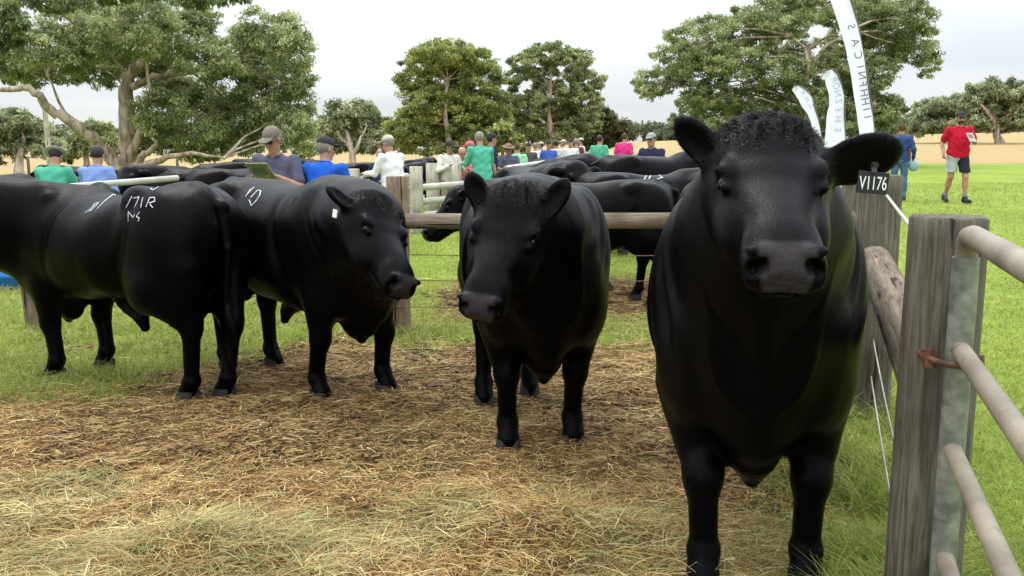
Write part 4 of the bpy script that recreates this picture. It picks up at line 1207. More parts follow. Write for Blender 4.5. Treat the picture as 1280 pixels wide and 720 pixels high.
def gum(name, label, base, trunk_pts, lobes, nleaf, leaf, pal, seed, group=None, twigs=3, density=0.55, trad=0.4, mat=None, limbs=()):
    """base: root place; trunk_pts and lobes are offsets from it: lobe = (x, y, z, rx, ry, rz, weight)"""
    r = np.random.default_rng(seed)
    root = empty(name, base)
    tk = MB()
    tp = [np.array(p, float) for p in trunk_pts]
    nr = len(tp)
    pts = []; rad = []
    for i in range(nr - 1):
        for k in range(5):
            t = k / 5
            pts.append(tp[i] * (1 - t) + tp[i + 1] * t + r.normal(0, trad * 0.10, 3) * (i + k > 0)); rad.append(trad * (1 - 0.62 * (i + t) / (nr - 1)))
    pts.append(tp[-1]); rad.append(trad * 0.36); rad[0] *= 1.5; rad[1] *= 1.15
    tk.tube(pts, rad, n=12)
    for lp, lr in limbs:
        lp = [np.array(p, float) for p in lp]; P_ = []; R_ = []
        for i in range(len(lp) - 1):
            for k in range(4):
                t = k / 4; P_.append(lp[i] * (1 - t) + lp[i + 1] * t + (r.normal(0, lr * 0.25, 3) if i + k else 0)); R_.append(lr * (1 - 0.75 * (i + t) / (len(lp) - 1)))
        P_.append(lp[-1]); R_.append(lr * 0.2); tk.tube(P_, R_, n=9)
    cl = []
    spine = [pts[int(len(pts) * q)] for q in (0.35, 0.5, 0.62, 0.75, 0.88)] + [pts[-1]] + [np.array(lp[j], float) for lp, lr in limbs for j in range(1, len(lp))]
    for (lx, ly, lz, rx, ry, rz, w) in lobes:
        c = np.array([lx, ly, lz])
        s = min(spine, key=lambda q: np.linalg.norm(q - c) + 0.6 * max(0, q[2] - c[2]))
        lr = trad * 0.22 * max(0.45, min(1.2, rx / 2.0))
        path = limb_path(s, c, r)
        tk.tube(path, [lr * (1 - 0.7 * i / 7) for i in range(8)], n=7)
        ncl = max(10, int(52 * w))
        # clumps sit on the shell and inside of the lobe
        u = r.normal(size=(ncl, 3)); u /= np.linalg.norm(u, axis=1)[:, None]
        rr_ = 0.45 + 0.55 * r.random(ncl) ** 0.6
        cc = c + u * rr_[:, None] * np.array([rx, ry, rz])
        for q in cc: cl.append((q, w * 0 + 1.0, min(rx, rz)))
        for q in cc[: twigs * 3]:
            tk.tube(limb_path(path[5], q, r, 4, 0.18), [lr * 0.32, lr * 0.25, lr * 0.18, lr * 0.12, lr * 0.05], n=5)
    tk.build('trunk', mat or M_bark, root)
    C = np.array([c[0] for c in cl]); S = np.array([c[2] for c in cl])
    wgt = S ** 1.6 * (0.4 + r.random(len(cl))); wgt /= wgt.sum()
    ci = r.choice(len(cl), nleaf, p=wgt)
    u = r.normal(size=(nleaf, 3)); u /= np.linalg.norm(u, axis=1)[:, None]
    rad_ = r.random(nleaf) ** 0.5
    cs = (S[ci] * density * 0.84 * (0.5 + 0.6 * np.random.default_rng(seed + 5).random(len(cl))[ci]))[:, None]
    P = C[ci] + u * rad_[:, None] * cs * np.array([1.1, 1.1, 0.60])
    # leaves: hanging narrow blades
    d = r.normal(size=(nleaf, 3)); d[:, 2] -= 0.9; d /= np.linalg.norm(d, axis=1)[:, None]
    s = np.cross(d, r.normal(size=(nleaf, 3))); s /= np.linalg.norm(s, axis=1)[:, None]
    L = leaf * (0.6 + 0.8 * r.random(nleaf))[:, None]; Wd = L * (0.15 + 0.08 * r.random(nleaf))[:, None]
    V = np.stack([P, P + d * L * 0.45 + s * Wd, P + d * L, P + d * L * 0.45 - s * Wd], 1).reshape(-1, 3)
    me = np_mesh('crown', V, (np.arange(nleaf) * 4)[:, None] + np.array([0, 1, 2, 3]))
    pal = np.array(pal); tint = np.random.default_rng(seed + 9).random(len(cl))[ci]
    k = np.clip(tint + r.normal(0, 0.16, nleaf), 0, 0.999)
    cols = pal[(k * len(pal)).astype(int)] * (0.8 + 0.4 * r.random(nleaf))[:, None]
    color_attr(me, np.repeat(cols, 4, 0))
    link('crown', me, M_leaf, root, smooth=False)
    tag(root, label, 'tree', group)
    return root

def tree_at(name, label, px, base_py, Y, tp, lobes, nleaf, leaf, pal, seed, **kw):
    """tp and lobes in photo pixels (px, py, depth offset, ...) turned into metres round the trunk's foot"""
    x0 = pix(px, base_py, Y).x; z0 = g0(x0, Y)
    def to(p):
        w = pix(p[0], p[1], Y + (p[2] if len(p) > 2 else 0)); return (w.x - x0, w.y - Y, w.z - z0)
    m_ = Y / FPX
    T = [(0, 0, -0.2)] + [to(p) for p in tp]
    Lb = []
    for l in lobes:
        c = to((l[0], l[1], l[2])); Lb.append((c[0], c[1], c[2], l[3] * m_, l[3] * m_ * 0.9, l[4] * m_, (l[3] / 30.0)))
    kw['limbs'] = [([to(p) for p in lp], lr) for lp, lr in kw.get('limbs', ())]
    return gum(name, label, (x0, Y, z0), T, Lb, nleaf, leaf, pal, seed, **kw)

P_olive = [(0.123, 0.151, 0.061), (0.185, 0.224, 0.088), (0.259, 0.302, 0.121), (0.345, 0.387, 0.171), (0.431, 0.447, 0.22)]
P_dark = [(0.099, 0.121, 0.055), (0.142, 0.181, 0.077), (0.204, 0.254, 0.105), (0.271, 0.321, 0.143)]
P_yel = [(0.123, 0.158, 0.05), (0.197, 0.242, 0.066), (0.289, 0.333, 0.088), (0.382, 0.405, 0.121)]
P_grey = [(0.161, 0.193, 0.099), (0.222, 0.266, 0.132), (0.308, 0.345, 0.176), (0.407, 0.435, 0.253)]
G = 'gum trees beyond the yards'
# the big one on the left
tree_at('gum_tree', 'largest spreading gum tree with pale crooked trunk on the left', 158, 216, 30,
        [(160, 190), (158, 140), (160, 95), (185, 70)],
        [(60, 62, -1, 52, 30), (40, 92, 1, 38, 20), (110, 40, 0, 55, 36), (170, 35, -2, 55, 34), (180, 75, 1, 42, 26), (225, 45, 0, 45, 32), (260, 75, -1, 40, 24),
         (335, 38, 0, 40, 30), (360, 62, -1, 30, 34), (310, 62, 2, 36, 26), (290, 98, 0, 40, 26), (345, 105, 1, 40, 24), (230, 118, 2, 42, 28), (205, 140, -1, 34, 30), (240, 165, 0, 48, 26), (300, 145, 1, 45, 28),
         (345, 150, 0, 40, 30), (290, 180, 2, 40, 18), (180, 172, 0, 26, 20), (375, 165, -1, 22, 24), (120, 90, 2, 34, 20), (383, 90, 0, 14, 18), (150, 62, 3, 50, 24), (10, 78, 0, 26, 26), (270, 130, 2, 44, 26), (320, 175, 1, 44, 18), (250, 190, 2, 40, 14), (365, 125, 0, 26, 26), (325, 80, 2, 40, 24), (215, 175, 2, 30, 18), (30, 60, 1, 34, 26), (80, 85, 1, 34, 20), (205, 95, 3, 30, 20), (385, 185, 0, 20, 16), (150, 12, 1, 36, 12), (250, 22, 0, 30, 14)],
        230000, 0.105, P_olive, 41, trad=0.37, group=G, density=0.50, twigs=2,
        limbs=[([(150, 212, -0.5), (125, 185, -0.7), (100, 158, -1.2), (70, 140, -1.5), (50, 118, -2), (20, 108, -2), (-10, 118, -2)], 0.24), ([(160, 200, -0.2), (180, 160, -0.5), (178, 145, -1), (190, 120, -1.4)], 0.17),
               ([(165, 212, -0.6), (178, 195, -1), (195, 185, -1.5), (190, 172, -1.5)], 0.15), ([(168, 210, -0.8), (200, 200, -1.5), (240, 190, -2), (280, 198, -2)], 0.13), ([(105, 160, -1.2), (85, 150, -1.2), (78, 138, -1.2), (60, 96, -1.5)], 0.10),
               ([(158, 110, 0), (190, 95, 0), (240, 90, 0), (290, 78, 0)], 0.14)])
# branches of another tree reaching in at the top left
tree_at('gum_tree', 'dark leafed gum whose branches reach in at the top left corner', -60, 216, 24, [(-55, 150), (-50, 80), (-40, 20)],
        [(5, 32, 0, 26, 34), (60, -2, -1, 34, 14), (110, -12, 0, 50, 16), (175, -14, 0, 50, 14), (240, -8, -1, 34, 14), (280, -6, 0, 30, 12), (-5, 75, 1, 14, 22)],
        16000, 0.13, P_dark, 43, trad=0.35, group=G, density=0.6, twigs=2, limbs=[([(-45, 60, 0), (20, -10, 0), (100, -30, 0), (200, -34, 0), (280, -20, 0)], 0.14), ([(60, -20, -0.5), (80, 20, -0.5), (100, 36, -0.5)], 0.05)])
tree_at('gum_tree', 'pale open gum at the left edge behind the pole', 22, 212, 55, [(25, 195), (30, 170)],
        [(15, 150, 0, 30, 16), (50, 165, 1, 26, 16), (-10, 165, 0, 30, 20), (20, 178, 1, 34, 12), (60, 185, 0, 20, 14), (0, 190, 0, 26, 12)], 16000, 0.30, P_grey, 44, trad=0.3, group=G, density=0.5, mat=M_barkp)
tree_at('gum_tree', 'low bushy gum between the pole and the large crooked gum', 108, 205, 80, [(108, 195), (110, 180)],
        [(95, 180, 0, 24, 14), (120, 165, 1, 18, 16), (75, 190, 0, 20, 12), (135, 180, 0, 20, 14)], 12000, 0.4, P_olive, 45, trad=0.3, group=G)
tree_at('gum_tree', 'small pale gum with bare white fork behind the blue shirted man', 441, 203, 75, [(440, 190), (436, 172), (430, 160)],
        [(430, 140, 0, 26, 16), (455, 142, 1, 24, 16), (415, 155, 0, 22, 14), (470, 160, 1, 26, 16), (448, 160, 2, 26, 12), (480, 175, 0, 26, 14), (440, 182, 3, 34, 10), (412, 178, 2, 20, 14)], 17000, 0.36, P_grey, 46, trad=0.32, group=G, density=0.48, mat=M_barkp,
        limbs=[([(441, 196, 0), (450, 175, -.5), (458, 158, -.5)], 0.2), ([(438, 185, 0), (425, 170, -.5), (420, 160, -.5)], 0.16)])
tree_at('gum_tree', 'tall round olive gum behind the men at the yards, left of the twin', 560, 200, 62, [(562, 180), (556, 140), (560, 100)],
        [(555, 66, 0, 38, 18), (530, 78, 0, 28, 16), (590, 75, 1, 30, 18), (515, 98, 0, 22, 14), (605, 98, 0, 24, 20), (570, 85, 3, 30, 14), (530, 130, 0, 32, 22), (570, 125, 1, 34, 20), (610, 128, 0, 26, 20), (515, 160, 0, 32, 18), (550, 165, 2, 34, 20),
         (595, 160, 0, 32, 20), (500, 178, 0, 22, 14), (625, 150, 1, 16, 18), (503, 100, 0, 10, 12), (535, 185, 0, 28, 10), (580, 184, 0, 28, 10), (555, 100, 3, 40, 20), (540, 150, 3, 44, 22), (585, 145, 3, 40, 24), (610, 170, 2, 28, 16)], 130000, 0.20, P_yel, 47, trad=0.27, group=G, density=0.52)
tree_at('gum_tree', 'tall olive gum on the right of the twin pair with light gaps', 690, 198, 66, [(690, 180), (686, 140), (688, 110)],
        [(690, 66, 0, 30, 14), (715, 80, 0, 28, 18), (662, 78, 0, 26, 16), (735, 98, 1, 20, 20), (648, 95, 0, 18, 12), (690, 95, 2, 30, 14), (715, 118, 0, 28, 16), (665, 130, 0, 28, 16), (640, 130, 1, 20, 20), (700, 140, 1, 30, 14), (735, 125, 0, 20, 14),
         (655, 160, 0, 26, 14), (720, 160, 0, 22, 14), (690, 170, 0, 22, 10), (742, 150, 0, 12, 12), (690, 120, 3, 36, 20), (680, 150, 3, 34, 18), (715, 145, 2, 26, 18)], 100000, 0.20, P_olive, 48, trad=0.28, group=G, density=0.46)
tree_at('gum_tree', 'low bright green shrub gum between the twin gums', 628, 200, 58, [(628, 190), (630, 178)],
        [(628, 168, 0, 16, 14), (640, 180, 0, 18, 12), (612, 182, 0, 16, 12)], 7000, 0.28, P_yel, 49, trad=0.15, group=G)
tree_at('gum_tree', 'brownish bushy gum right of the twin gums', 752, 192, 70, [(752, 180), (752, 160)],
        [(752, 145, 0, 18, 12), (740, 158, 0, 18, 12), (770, 160, 0, 20, 12), (755, 170, 1, 26, 12), (730, 175, 0, 18, 10)], 12000, 0.34, [(0.08, 0.08, 0.03), (0.12, 0.11, 0.045), (0.14, 0.14, 0.05), (0.10, 0.13, 0.04)], 50, trad=0.25, group=G)
# the big one on the right
tree_at('gum_tree', 'huge spreading gum tree behind the feather flags', 1000, 200, 42, [(1000, 170), (1005, 120), (1010, 60)],
        [(880, 45, 0, 46, 26), (850, 70, 0, 38, 20), (820, 100, 1, 30, 18), (870, 95, 0, 40, 20), (930, 35, 1, 46, 26), (920, 75, -1, 44, 22), (975, 20, 0, 50, 26), (1030, 5, 0, 50, 24), (1080, 15, 1, 46, 28), (1120, 25, 0, 44, 28), (1145, 55, 0, 30, 24),
         (975, 90, 0, 44, 24), (1030, 90, 1, 40, 26), (1095, 85, 0, 34, 26), (1010, 125, 0, 46, 22), (940, 125, 1, 44, 20), (880, 125, 0, 38, 16), (1080, 130, 1, 40, 24), (1110, 140, 0, 24, 20), (1160, 80, 0, 16, 20), (900, 155, 0, 40, 14),
         (860, 148, 1, 28, 12), (960, 160, 0, 46, 16), (1050, 165, 0, 46, 16), (985, 55, 3, 40, 20), (1010, 150, 3, 50, 20), (950, 145, 3, 44, 20), (900, 125, 2, 44, 20), (1060, 120, 2, 40, 22), (900, 70, 2, 40, 22), (1100, 60, 2, 40, 24), (1060, 50, 3, 40, 20), (810, 112, 0, 16, 12), (1110, 165, 1, 24, 14)],
        240000, 0.13, P_olive, 52, trad=0.38, group=G, density=0.46, twigs=2, limbs=[([(1005, 150, 0), (1010, 80, -1), (1005, 60, -1), (990, 45, -1)], 0.13), ([(1010, 90, -.5), (1030, 60, -1), (1060, 40, -1)], 0.10)])
tree_at('gum_tree', 'grey green gum row tree at the right behind the red shirted man', 1182, 170, 95, [(1182, 160), (1184, 140)],
        [(1170, 135, 0, 24, 14), (1195, 128, 0, 24, 12), (1160, 150, 0, 22, 12), (1185, 150, 1, 30, 12), (1150, 160, 0, 18, 9)], 17000, 0.42, P_grey, 53, trad=0.3, group=G, density=0.55)
tree_at('gum_tree', 'wide grey green gum with leaning limbs at the right edge', 1250, 168, 88, [(1245, 158), (1240, 138)],
        [(1235, 112, 0, 26, 14), (1262, 112, 0, 28, 14), (1285, 120, 0, 24, 16), (1220, 130, 0, 22, 12), (1250, 138, 1, 32, 12), (1215, 150, 0, 24, 10), (1275, 145, 0, 26, 14), (1245, 155, 1, 30, 9)], 24000, 0.40, P_grey, 54, trad=0.4, group=G, density=0.5,
        limbs=[([(1248, 162, 0), (1235, 140, -1), (1215, 120, -1)], 0.25), ([(1252, 162, 0), (1270, 140, -1), (1282, 128, -1)], 0.22)])
# distant belt of trees along the horizon
k = 0
for i in range(44):
    px = -60 + i * 32 + random.uniform(-9, 9); Y = random.uniform(185, 240)
    if 1040 > px > 880: pass
    h = random.uniform(12, 24); w = random.uniform(26, 40)
    base = 186 - 0.012 * (px - 200)
    base -= 6
    lobes = [(px + random.uniform(-w, w) * 0.9, base - random.uniform(4, h), random.uniform(-3, 3), random.uniform(16, 24), random.uniform(6, 9)) for _ in range(7)]
    where = ('left edge' if px < 150 else 'large crooked gum' if px < 400 else 'twin gums' if px < 760 else 'feather flags' if px < 1120 else 'red shirted man')
    tree_at('distant_tree', 'hazy green tree on the skyline of the dry paddock', px, base, Y, [(px, base - 4), (px, base - 9)], lobes, 2600, 1.0, [(0.09, 0.11, 0.06), (0.12, 0.14, 0.08), (0.15, 0.17, 0.10)], 100 + i, trad=0.5, twigs=0, group='trees on the skyline', density=0.7)
# utility pole at the far left
up = MB(); x0 = pix(64, 212, 46).x; z0 = g0(x0, 46); tp_ = pix(61, 128, 46).z
up.tube([(0, 0, -0.2), (-0.1, 0, tp_ - z0)], [0.16, 0.11], n=12)
o = up.build('utility_pole', M_postp, loc=(x0, 46, z0)); tag(o, 'grey slanting pole in front of the pale gum at the left', 'pole')
# ------------------------------------------------------------------ people
def cloth(name, col, var=0.12, rough=0.9):
    return simple(name, col, rough=rough, var=var, scale=12, bump=0.5, bscale=26, spec=0.15)
M_skin = simple('skin', (0.36, 0.19, 0.13), rough=0.55, var=0.12, scale=20)
M_skin2 = simple('tanned_skin', (0.27, 0.14, 0.09), rough=0.55, var=0.12, scale=20)
M_hairb = simple('dark_hair', (0.02, 0.015, 0.012), rough=0.7, var=0.3, scale=60)
M_hairg = simple('grey_hair', (0.20, 0.18, 0.16), rough=0.8, var=0.3, scale=60)
CL = {}
def cl(name, col):
    if name not in CL: CL[name] = cloth(name, col)
    return CL[name]

def person(label, feet, yaw, shirt, trousers, hat=None, h=1.75, vox=0.014, lean=0.0, look=(0.0, 0.0), armL='down', armR='down', stride=0.0, sleeves='short', legs='long',
           skin=None, hair=None, fat=1.0, holds=None, group=None, hatkind='cap', beard=False, legs_shown=True, legcols=None, sock=None, shoes=None, glasses=False, parts=True):
    """faces +x in its own frame; lean in degrees, look = (turn, nod) of the head"""
    root = empty('person', feet, yaw)
    s = h / 1.78
    ln = R(lean)
    def up(x, y, z):       # points above the hips lean forward
        zz = z - 0.98
        return np.array([x + math.sin(ln) * zz + (math.cos(ln) - 1) * 0, y, 0.98 + zz * math.cos(ln)]) * s
    J = {}
    hipz = 0.95
    for sg, k in ((1, 'L'), (-1, 'R')):
        st = stride * sg
        J['hip' + k] = np.array([0, sg * 0.095, hipz]) * s
        J['knee' + k] = np.array([0.04 + st * 0.45 + (0.05 if st < 0 else 0.03) * (stride != 0), sg * 0.11, 0.51]) * s
        J['ank' + k] = np.array([st * 0.85 - (0.02 if st < 0 else 0), sg * 0.12, 0.09 + (0.03 if st < 0 else 0)]) * s
        J['toe' + k] = J['ank' + k] + np.array([0.17, sg * 0.025, -0.055 - (0.03 if st < 0 else 0)]) * s
        J['sh' + k] = up(0.0, sg * 0.185 * (0.7 + 0.3 * fat), 1.44)
    def arm(k, sg, pose):
        S_ = J['sh' + k]
        if pose == 'down': e = S_ + np.array([-0.03, sg * 0.07, -0.28]) * s; w = e + np.array([0.06, sg * 0.01, -0.25]) * s
        elif pose == 'swing': e = S_ + np.array([-0.10, sg * 0.09, -0.26]) * s; w = e + np.array([0.13, sg * 0.01, -0.21]) * s
        elif pose == 'book': e = S_ + np.array([0.07, sg * 0.09, -0.26]) * s; w = e + np.array([0.19, -sg * 0.15, 0.10]) * s
        elif pose == 'chest': e = S_ + np.array([0.03, sg * 0.09, -0.27]) * s; w = e + np.array([0.21, -sg * 0.10, 0.02]) * s
        elif pose == 'rail': e = S_ + np.array([0.10, sg * 0.06, -0.25]) * s; w = e + np.array([0.24, -sg * 0.02, 0.00]) * s
        elif pose == 'hip': e = S_ + np.array([-0.08, sg * 0.20, -0.23]) * s; w = e + np.array([0.14, -sg * 0.14, -0.13]) * s
        J['el' + k] = e; J['wr' + k] = w
    arm('L', 1, armL); arm('R', -1, armR)
    neck = up(0.01, 0, 1.50); hd = up(0.035, 0, 1.655)
    ty, tn = R(look[0]), R(look[1] + lean * 0.6)
    Fh = np.array([math.cos(ty) * math.cos(tn), math.sin(ty) * math.cos(tn), -math.sin(tn)])
    Vh = np.array([-math.sin(ty), math.cos(ty), 0]); Uh = np.cross(Fh, Vh)
    HM = np.stack([Fh, Vh, Uh], 1)
    def hpnt(a, b_, c): return hd + (Fh * a + Vh * b_ + Uh * c) * s
    pts = np.array(list(J.values()) + [hd])
    lo = pts.min(0) - 0.30; hi = pts.max(0) + 0.30; lo[2] = -0.02
    def torso(f, g, z0=0.90):
        T = [up(0, 0, z)[0:3] for z in (0.9, 1.45)]
        U_ = unit(T[1] - T[0]); o_ = up(0, 0, 0.98)
        Wx = np.cross(np.array([0, 1, 0]), U_)
        b_ = 0.03 * (fat - 1) * 3
        f.loft(o_, U_, (0, 1, 0), Wx, [(-0.10 * s, 0, (0.11 + g) * s * fat, (0.165 + g) * s), (0.0, 0, (0.115 + g) * fat * s, (0.170 + g) * s * fat), (0.12 * s, b_, (0.115 + g) * s * fat, (0.158 + g) * s * fat),
                                       (0.28 * s, 0.01, (0.115 + g) * s * fat, (0.165 + g) * s * (0.6 + 0.4 * fat)), (0.40 * s, 0.0, (0.105 + g) * s, (0.175 + g) * s), (0.475 * s, 0, (0.075 + g) * s, (0.15 + g) * s), (0.52 * s, 0, (0.05 + g) * s, (0.075 + g) * s)], k=0.02, n=2.3)
    # body: one skin surface
    f = Field(lo, hi, vox)
    torso(f, 0.0)
    f.cone(neck - np.array([0, 0, 0.03]), hd - Uh * 0.04 * s, 0.060 * s, 0.056 * s, k=0.03)
    f.ell(hpnt(-0.008, 0, 0.028), (0.098 * s, 0.077 * s, 0.098 * s), HM, k=0.01)
    f.ell(hpnt(0.018, 0, -0.050), (0.070 * s, 0.058 * s, 0.068 * s), HM, k=0.03)
    f.cone(hpnt(0.090, 0, 0.012), hpnt(0.108, 0, -0.022), 0.010 * s, 0.015 * s, k=0.012)
    f.ell(hpnt(0.082, 0, -0.062), (0.014, 0.026, 0.010), HM, k=0.01)
    f.ell(hpnt(0.070, 0, -0.100), (0.02, 0.025, 0.02), HM, k=0.02)
    for sg in (1, -1):
        f.ell(hpnt(0.092, sg * 0.032, 0.010), (0.014, 0.018, 0.012), HM, k=0.012, cut=True)
        f.ell(hpnt(0.0, sg * 0.080, -0.008), (0.018, 0.010, 0.030), HM, k=0.006)
        k = 'L' if sg > 0 else 'R'
        f.cone(J['sh' + k], J['el' + k], 0.052 * s, 0.040 * s, k=0.03)
        f.cone(J['el' + k], J['wr' + k], 0.041 * s, 0.027 * s, k=0.012)
        # hand
        d = unit(J['wr' + k] - J['el' + k]); sd_ = unit(np.cross(d, (0, 0, 1)) if abs(d[2]) < 0.8 else np.array([1.0, 0, 0])); nr = np.cross(d, sd_)
        w = J['wr' + k]
        f.ell(w + d * 0.048 * s, (0.048 * s, 0.040 * s, 0.020 * s), np.stack([d, sd_, nr], 1), k=0.015)
        curl = -nr if nr[2] > 0 else nr
        for q, fl_ in zip((-0.030, -0.010, 0.010, 0.029), (0.070, 0.080, 0.075, 0.058)):
            a = w + d * 0.080 * s + sd_ * q * s; b_ = a + (d * 0.75 + curl * 0.35) * fl_ * 0.55 * s; c_ = b_ + (d * 0.35 + curl * 0.8) * fl_ * 0.5 * s
            f.cone(a, b_, 0.0092 * s, 0.0086 * s, k=0.004); f.cone(b_, c_, 0.0086 * s, 0.0078 * s, k=0.002)
        tsd = sd_ * (-1 if (sd_[1] * sg) > 0 else 1)
        a = w + d * 0.025 * s + tsd * 0.030 * s; b_ = a + (tsd * 0.6 + d * 0.7) * 0.038 * s; c_ = b_ + (d * 0.9 + curl * 0.3) * 0.030 * s
        f.cone(a, b_, 0.013 * s, 0.011 * s, k=0.008); f.cone(b_, c_, 0.011 * s, 0.009 * s, k=0.003)
        f.cone(J['hip' + k], J['knee' + k], 0.088 * s * (0.6 + 0.4 * fat), 0.056 * s, k=0.03)
        f.cone(J['knee' + k], J['ank' + k], 0.054 * s, 0.036 * s, k=0.02)
        f.ell(J['knee' + k] * 0.68 + J['ank' + k] * 0.32 + np.array([-0.018, 0, 0]), (0.052 * s, 0.052 * s, 0.12 * s), k=0.03)
        f.cone(J['ank' + k] + np.array([-0.02, 0, -0.02]), J['toe' + k], 0.040 * s, 0.030 * s, k=0.02)
    me, _ = f.mesh('body'); link('body', me, skin or M_skin, root)
    if parts:
        for sg in (1, -1):
            mb = MB(); bm = bmesh.new(); bmesh.ops.create_uvsphere(bm, u_segments=8, v_segments=6, radius=0.012 * s); c = hpnt(0.080, sg * 0.032, 0.008)
            mb.add([Vector(c) + v.co for v in bm.verts], [[v.index for v in q.verts] for q in bm.faces]); bm.free(); mb.build('eye', M_eye, root)
    # shirt
    rs = np.random.default_rng(int(abs(feet[0] * 100)) + 3)
    f = Field(lo, hi, vox); g = 0.016
    torso(f, g)
    hem = {'short': 0.88, 'long': 0.88}[sleeves] * s
    for sg, k in ((1, 'L'), (-1, 'R')):
        a = J['sh' + k]; e = J['el' + k]
        f.cone(a, e if sleeves == 'long' else a * 0.25 + e * 0.75, 0.070 * s, (0.054 if sleeves == 'long' else 0.064) * s, k=0.04)
        if sleeves == 'long': f.cone(e, J['wr' + k] * 0.95 + e * 0.05, 0.054 * s, 0.040 * s, k=0.02)
    Xg, Yg, Zg = f.grid((slice(None),) * 3)
    f.v += (0.006 * np.sin(Zg * 38 + Xg * 14 + 2 * np.sin(Yg * 13 + 1)) * np.sin(Yg * 21 + Zg * 6)).astype(np.float32)
    f.v = np.maximum(f.v, hem - Zg)
    ct = up(0.02, 0, 1.535)
    f.ell(ct, (0.062 * s, 0.062 * s, 0.06 * s), k=0.005, cut=True)
    f.v[:, :, 0] = 1
    me, _ = f.mesh('shirt'); link('shirt', me, shirt, root)
    if parts:      # collar
        mb = MB(); ring = []
        for i in range(15):
            a = math.pi * 2 * (i + 0.9) / 15.8
            ring.append(Vector(up(0.02 + math.cos(a) * 0.066, math.sin(a) * 0.070, 1.500 - 0.018 * math.cos(a))))
        mb.tube(ring, 0.014 * s, n=7); mb.build('collar', shirt, root)
    # trousers or shorts
    def legwear(mat, sides, top, name):
        f = Field(lo, hi, vox)
        end = 1.0 if legs == 'long' else 0.46
        if top:
            f.ell(np.array([0.0, 0, 0.93]) * s, (0.128 * s * fat, 0.178 * s * (0.5 + 0.5 * fat), 0.13 * s), k=0.02)
        for sg, k in sides:
            a = J['hip' + k]; b_ = J['knee' + k]; c_ = J['ank' + k]
            f.cone(a, b_ if end == 1.0 else a * 0.12 + b_ * 0.88, 0.103 * s * (0.5 + 0.5 * fat), (0.072 if end == 1.0 else 0.096) * s, k=0.03)
            if end == 1.0: f.cone(b_, c_ + np.array([0, 0, 0.01]), 0.078 * s, 0.060 * s, k=0.03); f.ell(b_ * 0.66 + c_ * 0.34 + np.array([-0.018, 0, 0]), (0.072 * s, 0.068 * s, 0.15 * s), k=0.03)
        Xg, Yg, Zg = f.grid((slice(None),) * 3)
        f.v += (0.006 * np.sin(Zg * 30 + Xg * 10) * np.sin(Yg * 24 + Zg * 9)).astype(np.float32)
        f.v = np.maximum(f.v, Zg - 1.0 * s)
        if end != 1.0: f.v = np.maximum(f.v, 0.60 * s - Zg)
        else: f.v = np.maximum(f.v, 0.075 * s - Zg)
        if legcols is not None:
            f.v = np.maximum(f.v, -Yg * sides[0][0] + 0.002)
        f.v[:, :, 0] = 1
        me, _ = f.mesh(name); link(name, me, mat, root)
    if legcols is None: legwear(trousers, ((1, 'L'), (-1, 'R')), True, 'trousers' if legs == 'long' else 'shorts')
    else:
        legwear(legcols[0], ((1, 'L'),), True, 'shorts'); legwear(legcols[1], ((-1, 'R'),), True, 'shorts')
    for sg, k in ((1, 'L'), (-1, 'R')):
        f = Field(J['ank' + k] - 0.25, J['ank' + k] + 0.35, vox)
        a = J['ank' + k]; t_ = J['toe' + k]
        f.cone(a + np.array([-0.035, 0, -0.035]), t_, 0.048 * s, 0.040 * s, k=0.02); f.cone(a + np.array([0, 0, 0.02]), a + np.array([0.0, 0, -0.03]), 0.052 * s, 0.05 * s, k=0.03)
        Xg, Yg, Zg = f.grid((slice(None),) * 3)
        f.v = np.maximum(f.v, (min(a[2], t_[2]) - 0.05 * s if a[2] > t_[2] + 0.1 else 0.004) - Zg); 
        me, _ = f.mesh('boot'); link('boot', me, shoes or cl('boot_leather', (0.05, 0.035, 0.025)), root)
        if sock is not None:
            mb = MB(); mb.tube([a + np.array([0, 0, 0.0]), a * 0.80 + J['knee' + k] * 0.20], [0.047 * s, 0.050 * s], n=12); mb.build('sock', sock, root)
    # hair and hat
    hm = hair or M_hairb
    f = Field(hd - 0.25, hd + 0.25, vox)
    f.ell(hpnt(-0.020, 0, 0.030), (0.098 * s, 0.086 * s, 0.100 * s), HM, k=0.01)
    cutp = hpnt(0.055, 0, -0.01)
    Xg, Yg, Zg = f.grid((slice(None),) * 3)
    pl = (Xg - cutp[0]) * Fh[0] + (Yg - cutp[1]) * Fh[1] + (Zg - cutp[2]) * Fh[2]
    f.v = np.maximum(f.v, pl + 0.6 * -((Xg - cutp[0]) * Uh[0] + (Yg - cutp[1]) * Uh[1] + (Zg - cutp[2]) * Uh[2]))
    f.v = np.maximum(f.v, -((Xg - hd[0]) * Uh[0] + (Yg - hd[1]) * Uh[1] + (Zg - hd[2]) * Uh[2]) - 0.055 * s)
    me, _ = f.mesh('hair'); link('hair', me, hm, root)
    if beard:
        f = Field(hd - 0.2, hd + 0.2, vox)
        f.ell(hpnt(0.028, 0, -0.068), (0.070 * s, 0.064 * s, 0.062 * s), HM, k=0.02)
        Xg, Yg, Zg = f.grid((slice(None),) * 3)
        f.v = np.maximum(f.v, ((Xg - hd[0]) * Uh[0] + (Yg - hd[1]) * Uh[1] + (Zg - hd[2]) * Uh[2]) + 0.042 * s)
        me, _ = f.mesh('beard'); link('beard', me, hm, root)
    if glasses:
        mb = MB()
        for sg in (1, -1):
            mb.box(hpnt(0.097, sg * 0.032, 0.010), (0.008, 0.046 * s, 0.028 * s), Matrix(HM.tolist()), bev=0.003)
            mb.tube([hpnt(0.095, sg * 0.056, 0.014), hpnt(0.0, sg * 0.082, 0.012)], 0.003, n=6)
        mb.box(hpnt(0.098, 0, 0.014), (0.006, 0.03, 0.006), Matrix(HM.tolist()))
        mb.build('sunglasses', M_tagb, root)
